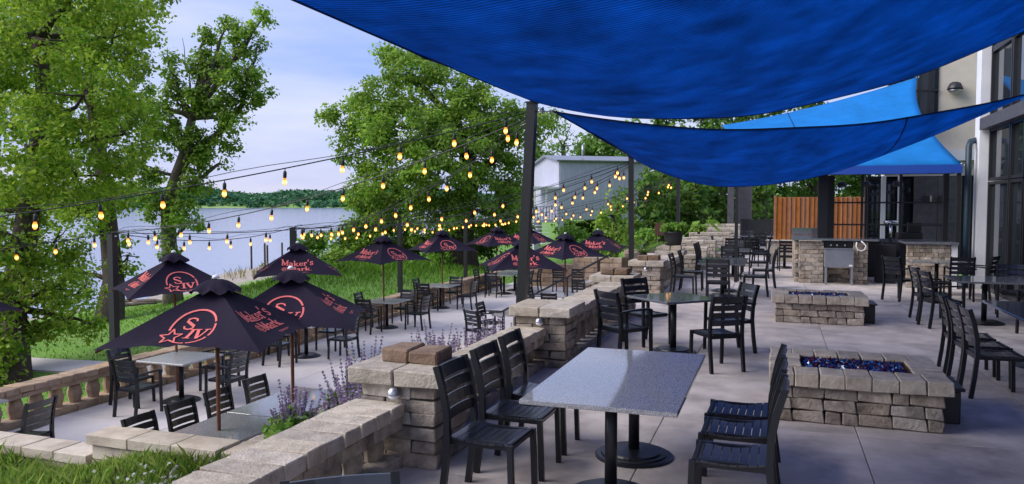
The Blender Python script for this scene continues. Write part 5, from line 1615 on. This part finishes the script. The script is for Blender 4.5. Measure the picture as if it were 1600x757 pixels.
b_ = MB(); b_.box(0, W_, .07, 6.6, z0 - .05, z0 + .2); b_.build('floor', M['siding'], hs)
for px_, py_ in ((.15, .2), (W_ - .2, .2), (.15, 6.4), (W_ - .2, 6.4), (-1.9, .3), (-1.9, 4.5)):
    b_ = MB(); b_.box(px_ - .18, px_ + .18, py_ - .18, py_ + .18, 0, z0 - .06); b_.build('stilt', M['siding'], hs)
b_ = MB(); b_.box(-2.1, -.07, .0, 5, z0 - .25, z0 - .02); dk = b_.build('deck', M['siding'], hs)
for k in range(9):
    b_ = MB(); b_.box(-2.08 + k * .24, -2.04 + k * .24, .02, .06, z0 - .02, z0 + .95); b_.build('baluster', M['post'], dk)
b_ = MB(); b_.box(-2.1, -.07, .02, .07, z0 + .95, z0 + 1.02); b_.build('deck_rail', M['siding'], dk)
for xx in (-2.05, -1.1):
    b_ = MB(); b_.box(xx, xx + .09, .1, .19, z0, z0 + 2.4); b_.build('deck_post', M['white'], dk)
b_ = MB(); b_.box(-2.3, -.07, -.1, 5, z0 + 2.41, z0 + 2.55); b_.build('deck_roof', M['white'], dk)
for k in range(8):
    b_ = MB(); b_.box(-2.0, -1.1, -.2 - k * .28, .08 - k * .28, z0 - .5 - k * .27, z0 - .44 - k * .27); b_.build('stair_tread', M['white'], dk)

# ------------------------------------------------------------------ posts standing in the water, driftwood
for k, (px, pt, pb, d) in enumerate(((393, 381, 412, 66), (414, 381, 414, 64), (418, 384, 414, 65), (441, 380, 408, 68))):
    c = at(px, pb, d); tp_ = at(px, pt, d); b_ = MB()
    b_.lathe([(.09, -2.0), (.085, 0), (.08, tp_.z + 4.0), (.06, tp_.z + 4.04)], 8)
    tag(b_.build('mooring_post', M['bark'], loc=(c.x, c.y, -4.0)), ('leftmost of the four dark mooring posts in the lake', 'left post of the close pair standing in the lake', 'right post of the close pair standing in the lake', 'rightmost of the four dark mooring posts in the lake')[k], 'post', 'mooring posts')
rr = random.Random(5)
for k, (px, py, d, L_) in enumerate(((215, 446, 40, 3.5), (235, 452, 38, 2.5), (205, 456, 37, 2.0))):
    c = at(px, py, d); c.z = gz(c.x, c.y) + .1
    b_ = MB(); limb(b_, (-L_ / 2, 0, 0), (L_ / 2, .5, .12), .12, .05, rr, 6, .03)
    tag(b_.build('driftwood', M['pale_bark'], loc=c, rz=rr.uniform(-.3, .6)), ('longest', 'middle', 'shortest')[k] + ' driftwood log lying on the shore at the left', 'log', 'driftwood logs')

# ------------------------------------------------------------------ grasses
def blades(x, y, z, h, wd, rng, lean=.35):
    n = len(x)
    a = rng.uniform(0, 2 * np.pi, n); l = rng.normal(0, lean, (n, 2)) * h[:, None]
    dx, dy = np.cos(a) * wd, np.sin(a) * wd
    v = np.stack([np.stack([x - dx, y - dy, z], -1), np.stack([x + dx, y + dy, z], -1),
                  np.stack([x + dx * .6 + l[:, 0] * .4, y + dy * .6 + l[:, 1] * .4, z + h * .6], -1), np.stack([x + l[:, 0], y + l[:, 1], z + h], -1)], 1).reshape(-1, 3)
    return v, np.arange(4 * n, dtype=np.int32).reshape(-1, 4)
rng = np.random.default_rng(4)
n = 34000
x = rng.uniform(-9.5, -3.05, n); y = rng.uniform(3.6, 6.14, n)
h = rng.uniform(.06, .16, n) * (1 + .6 * (rng.random(n) > .93)) * (.8 + .4 * np.sin(x * 2.1) * np.cos(y * 3))
v, f = blades(x, y, front_bed_z(x, y) - .01, h, rng.uniform(.004, .009, n), rng, .4)
tag(obj('bed_grass', np_mesh('bed_grass', v, f, False), M['bed_grass']), 'bright weedy grass filling the bed at the bottom left', kind='stuff')
n = 220
c = np.stack([rng.normal(-4.45, .55, n), rng.normal(5.55, .28, n), np.zeros(n)], -1); c[:, 2] = front_bed_z(c[:, 0], c[:, 1]) + .13
tag(obj('clover_flowers', leaf_cloud(c, np.full(n, .022), 9, .022, rng, name='clover'), M['white_flower']), 'small white flowers dotted in the bed grass', kind='stuff')
# lawn tufts and the tall grass on the bank
n = 90000
x = rng.uniform(-34, -10.9, n); y = rng.uniform(5, 48, n)
k = (rng.random(n) < np.clip(22 / np.hypot(x, y), 0, 1)) & (x > shore_x(y) + np.interp(y, [0, 30, 38, 46, 62], [3, 4, 10, 15, 12])) & ~((np.abs(y - np.interp(x, [-31, -18, -11.6], [10.6, 12.35, 12.8])) < .6))
x, y = x[k], y[k]
tall = np.exp(-(((x + 19) / 5.0) ** 2 + ((y - 33) / 7.0) ** 2)) + (.25 * ((x < shore_x(y) + 11) & (y > 36)))
h = rng.uniform(.05, .10, len(x)) + np.clip(tall, 0, 1) * rng.uniform(.1, .65, len(x))
v, f = blades(x, y, ground_z(x, y) - .02, h, rng.uniform(.010, .022, len(x)) * (1 + tall), rng, .35)
tag(obj('lawn_grass', np_mesh('lawn_grass', v, f, False), M['grass']), 'lawn grass, long on the bank below the big tree', kind='stuff')
n = 420
x = rng.uniform(-41, -33, n); y = rng.uniform(44, 60, n)
v, f = blades(x, y, ground_z(x, y) - .02, rng.uniform(.2, .7, n), rng.uniform(.02, .05, n), rng, .3)
M['reed'] = leaf_mat('dry_reeds', (.20, .19, .07), (.34, .32, .14), .3)
tag(obj('shore_reeds', np_mesh('shore_reeds', v, f, False), M['reed']), 'dry yellow reeds on the sandy shore', kind='stuff')

# ------------------------------------------------------------------ salvias in the flower bed
def salvia(x, y, label, nst, seed, hgt=.55, spread=.28, green=1.0):
    rr = random.Random(seed); rng = np.random.default_rng(seed)
    z = float(side_bed_z(np.array(x), np.array(y)))
    root = empty('salvia_plant', (x, y, z)); tag(root, label, 'plant', 'purple salvias in the flower bed')
    st, fc, fr, lc = MB(), [], [], []
    for k in range(nst):
        a = rr.uniform(0, 6.28); q = rr.uniform(.2, 1) * spread; H_ = hgt * rr.uniform(.65, 1.15)
        pts = [Vector((math.cos(a) * q * (.25 + .75 * t), math.sin(a) * q * (.25 + .75 * t), H_ * t)) for t in (0, .35, .7, 1)]
        st.tube(pts, [.005, .004, .003, .002], 4)
        for i in range(11):
            t = .52 + .48 * i / 10
            p = pts[0].lerp(pts[3], t); p.x = math.cos(a) * q * (.25 + .75 * t); p.y = math.sin(a) * q * (.25 + .75 * t)
            fc.append(p); fr.append(.024 * (1.35 - .75 * (t - .5) * 2))
        for i in range(int(9 * green)):
            t = rr.uniform(.0, .6); p = Vector((math.cos(a) * q * (.25 + .75 * t), math.sin(a) * q * (.25 + .75 * t), H_ * t))
            lc.append(p + Vector((rr.gauss(0, .05), rr.gauss(0, .05), 0)))
    st.build('stem', M['leaf_sage'], root)
    obj('leaves', leaf_cloud(np.array(lc), np.full(len(lc), .075), 9, .10, rng, flat=.2, name='leaves'), M['leaf_sage'], root)
    obj('flower_spikes', leaf_cloud(np.array(fc), np.array(fr), 9, .024, rng, name='flowers'), M['salvia'], root)
for k, (x, y, lab, nst, g) in enumerate(((-3.75, 6.25, 'leafy salvia nearest the pillar, its spikes leaning over the granite table', 22, 4.0), (-3.45, 5.75, 'dense green salvia pressed against the nearest pillar', 18, 6.0),
        (-4.55, 6.5, 'purple salvia at the corner of the planter wall', 22, 2.4), (-4.3, 7.2, 'tall purple salvia behind the brick-topped pillar, to its left', 20, .9), (-3.75, 7.0, 'leafy salvia just behind the brick-topped pillar', 18, 1.6),
        (-3.5, 7.9, 'purple salvia in full flower behind the two brown bricks', 22, 1.0), (-4.0, 8.3, 'salvia in the middle of the flower bed', 20, .8), (-3.55, 8.8, 'tall salvia with many purple spikes beside the coping', 24, 1.0),
        (-3.3, 9.3, 'purple salvia nearest the second pillar', 18, 1.0), (-4.6, 8.0, 'sparse salvia at the edge of the flower bed', 12, .7), (-4.4, 9.6, 'small salvia at the far end of the flower bed', 12, .8))):
    salvia(x, y, lab, int(nst * 1.45), 50 + k, .66 if y < 6.8 else .80, .34, g * 2.0)
for k, (px, py, lab) in enumerate(((428, 515, 'bent dry grass stalk over the flower bed, left of the pillar bricks'), (612, 540, 'bent dry grass stalk over the flower bed, behind the pillar bricks'))):
    b_ = MB(); b_.tube([(0, 0, 0), (.02, 0, .4), (-.05 + .22 * k, 0, .75), (-.28 + .5 * k, 0, .95)], [.006, .005, .004, .003], 4)
    tag(b_.build('grass_stalk', M['reed'], loc=(-3.9 + .25 * k, 6.9 + .8 * k, -.5)), lab, 'plant', 'dry stalks')

# ------------------------------------------------------------------ potted plant, palm and terrace plants
pt_ = empty('potted_plant', (-2.60, 20.78, .861)); tag(pt_, 'black pot of lime green leaves standing on the far pillar', 'plant')
b_ = MB(); b_.lathe([(.20, 0), (.235, .16), (.255, .33), (.265, .335), (.265, .36), (.24, .362)], 20); b_.build('pot', M['pot'], pt_)
rng = np.random.default_rng(9)
cl = np.stack([rng.uniform(-.28, .28, 46), rng.uniform(-.24, .24, 46), rng.uniform(.38, .58, 46)], -1)
obj('foliage', leaf_cloud(cl, np.full(46, .10), 26, .065, rng, name='foliage'), M['leaf_lime'], pt_)
pl = empty('sago_palm', (-3.38, 20.7, .35)); tag(pl, 'sago palm with arching feathery fronds beside the stairs', 'plant')
b_ = MB(); b_.lathe([(.16, -.6), (.15, .2), (.08, .3)], 10); b_.build('stem', M['bark'], pl)
rr = random.Random(3)
for k in range(22):
    a = k * 2.399; el = rr.uniform(.5, 1.25); L_ = rr.uniform(.6, .85)
    f_ = MB(); d = Vector((math.cos(a), math.sin(a), 0))
    pts = [Vector((0, 0, .25)) + d * (L_ * t * math.cos(el * (1 - .7 * t))) + Vector((0, 0, L_ * t * math.sin(el) - .45 * t * t * L_)) for t in np.linspace(0, 1, 9)]
    f_.tube(pts, [.010 - .0009 * i for i in range(9)], 4)
    sd_ = Vector((-d.y, d.x, 0))
    for i in range(1, 9):
        for s in (-1, 1):
            for j in (0, .5):
                p = pts[i - 1].lerp(pts[i], j)
                e = p + sd_ * s * .19 * math.sin(math.pi * min(.97, .12 + .1 * i)) + d * .06 + Vector((0, 0, .04))
                f_.add([p, p + d * .016, e, e - d * .002], [(0, 1, 2, 3)])
    f_.build('frond', M['leaf_lime'], pl)
def big_leaf_plant(label, x, y, z, nl, size, hgt, lm, seed):
    rr = random.Random(seed); root = empty('broadleaf_plant', (x, y, z)); tag(root, label, 'plant', 'broad leaved plants by the terraces')
    for k in range(nl):
        a = k * 2.4 + rr.uniform(-.3, .3); h_ = hgt * rr.uniform(.5, 1); d = Vector((math.cos(a), math.sin(a), 0)); s = Vector((-d.y, d.x, 0))
        b_ = MB(); tip = d * size * .5 + Vector((0, 0, h_)); b_.tube([(0, 0, 0), tip * .6 + Vector((0, 0, .1 * h_)), tip], .012, 4)
        q = [tip + d * size * t + s * size * .32 * w__ + Vector((0, 0, size * (.1 - .6 * t * t))) for t, w__ in ((0, -.3), (.35, -1), (.75, -.6), (1.05, 0), (.75, .6), (.35, 1), (0, .3))]
        b_.add(q, [tuple(range(7))]); b_.build('leaf', lm, root)
big_leaf_plant('broad leaved plant rising above the stone terraces', -2.7, 30.5, .5, 9, .5, .9, M['leaf_lime'], 1)
shrub('green groundcover shrub between the potted plant and the terraces', 1092, 357, 27, 10, 4, M['leaf_c'], 61, size=.09, per=30, dens=6, clump=.16)
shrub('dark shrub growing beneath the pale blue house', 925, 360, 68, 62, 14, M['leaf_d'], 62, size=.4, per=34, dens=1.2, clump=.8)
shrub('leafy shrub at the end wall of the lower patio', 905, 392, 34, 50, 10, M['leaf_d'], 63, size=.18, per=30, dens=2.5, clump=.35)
shrub('clump of hostas under the small young tree', 960, 384, 38, 36, 10, M['leaf_c'], 64, size=.2, per=30, dens=2.5, clump=.35)
shrub('rounded shrub beside the far lamp post', 1015, 372, 30, 26, 16, M['leaf_lime'], 65, size=.14, per=30, dens=3, clump=.3)
for k, (px, py) in enumerate(((1034, 368),)):
    c = at(px, py, 26); b_ = MB()
    b_.add([(-.22, 0, 0), (.22, 0, 0), (.26, .03, .3), (.14, .04, .42), (-.14, .04, .42), (-.26, .03, .3), (-.22, .03, 0), (.22, .03, 0), (.26, .06, .3), (.14, .07, .42), (-.14, .07, .42), (-.26, .06, .3)],
           [(0, 1, 2, 3, 4, 5), (11, 10, 9, 8, 7, 6), (0, 6, 7, 1), (1, 7, 8, 2), (2, 8, 9, 3), (3, 9, 10, 4), (4, 10, 11, 5), (5, 11, 6, 0)])
    for sx in (-.2, .18): b_.box(sx, sx + .03, 0, .03, -.5, -.002)
    tag(b_.build('garden_chair', M['rust'], loc=c), 'rust coloured garden chair among the shrubs by the far post', 'chair')
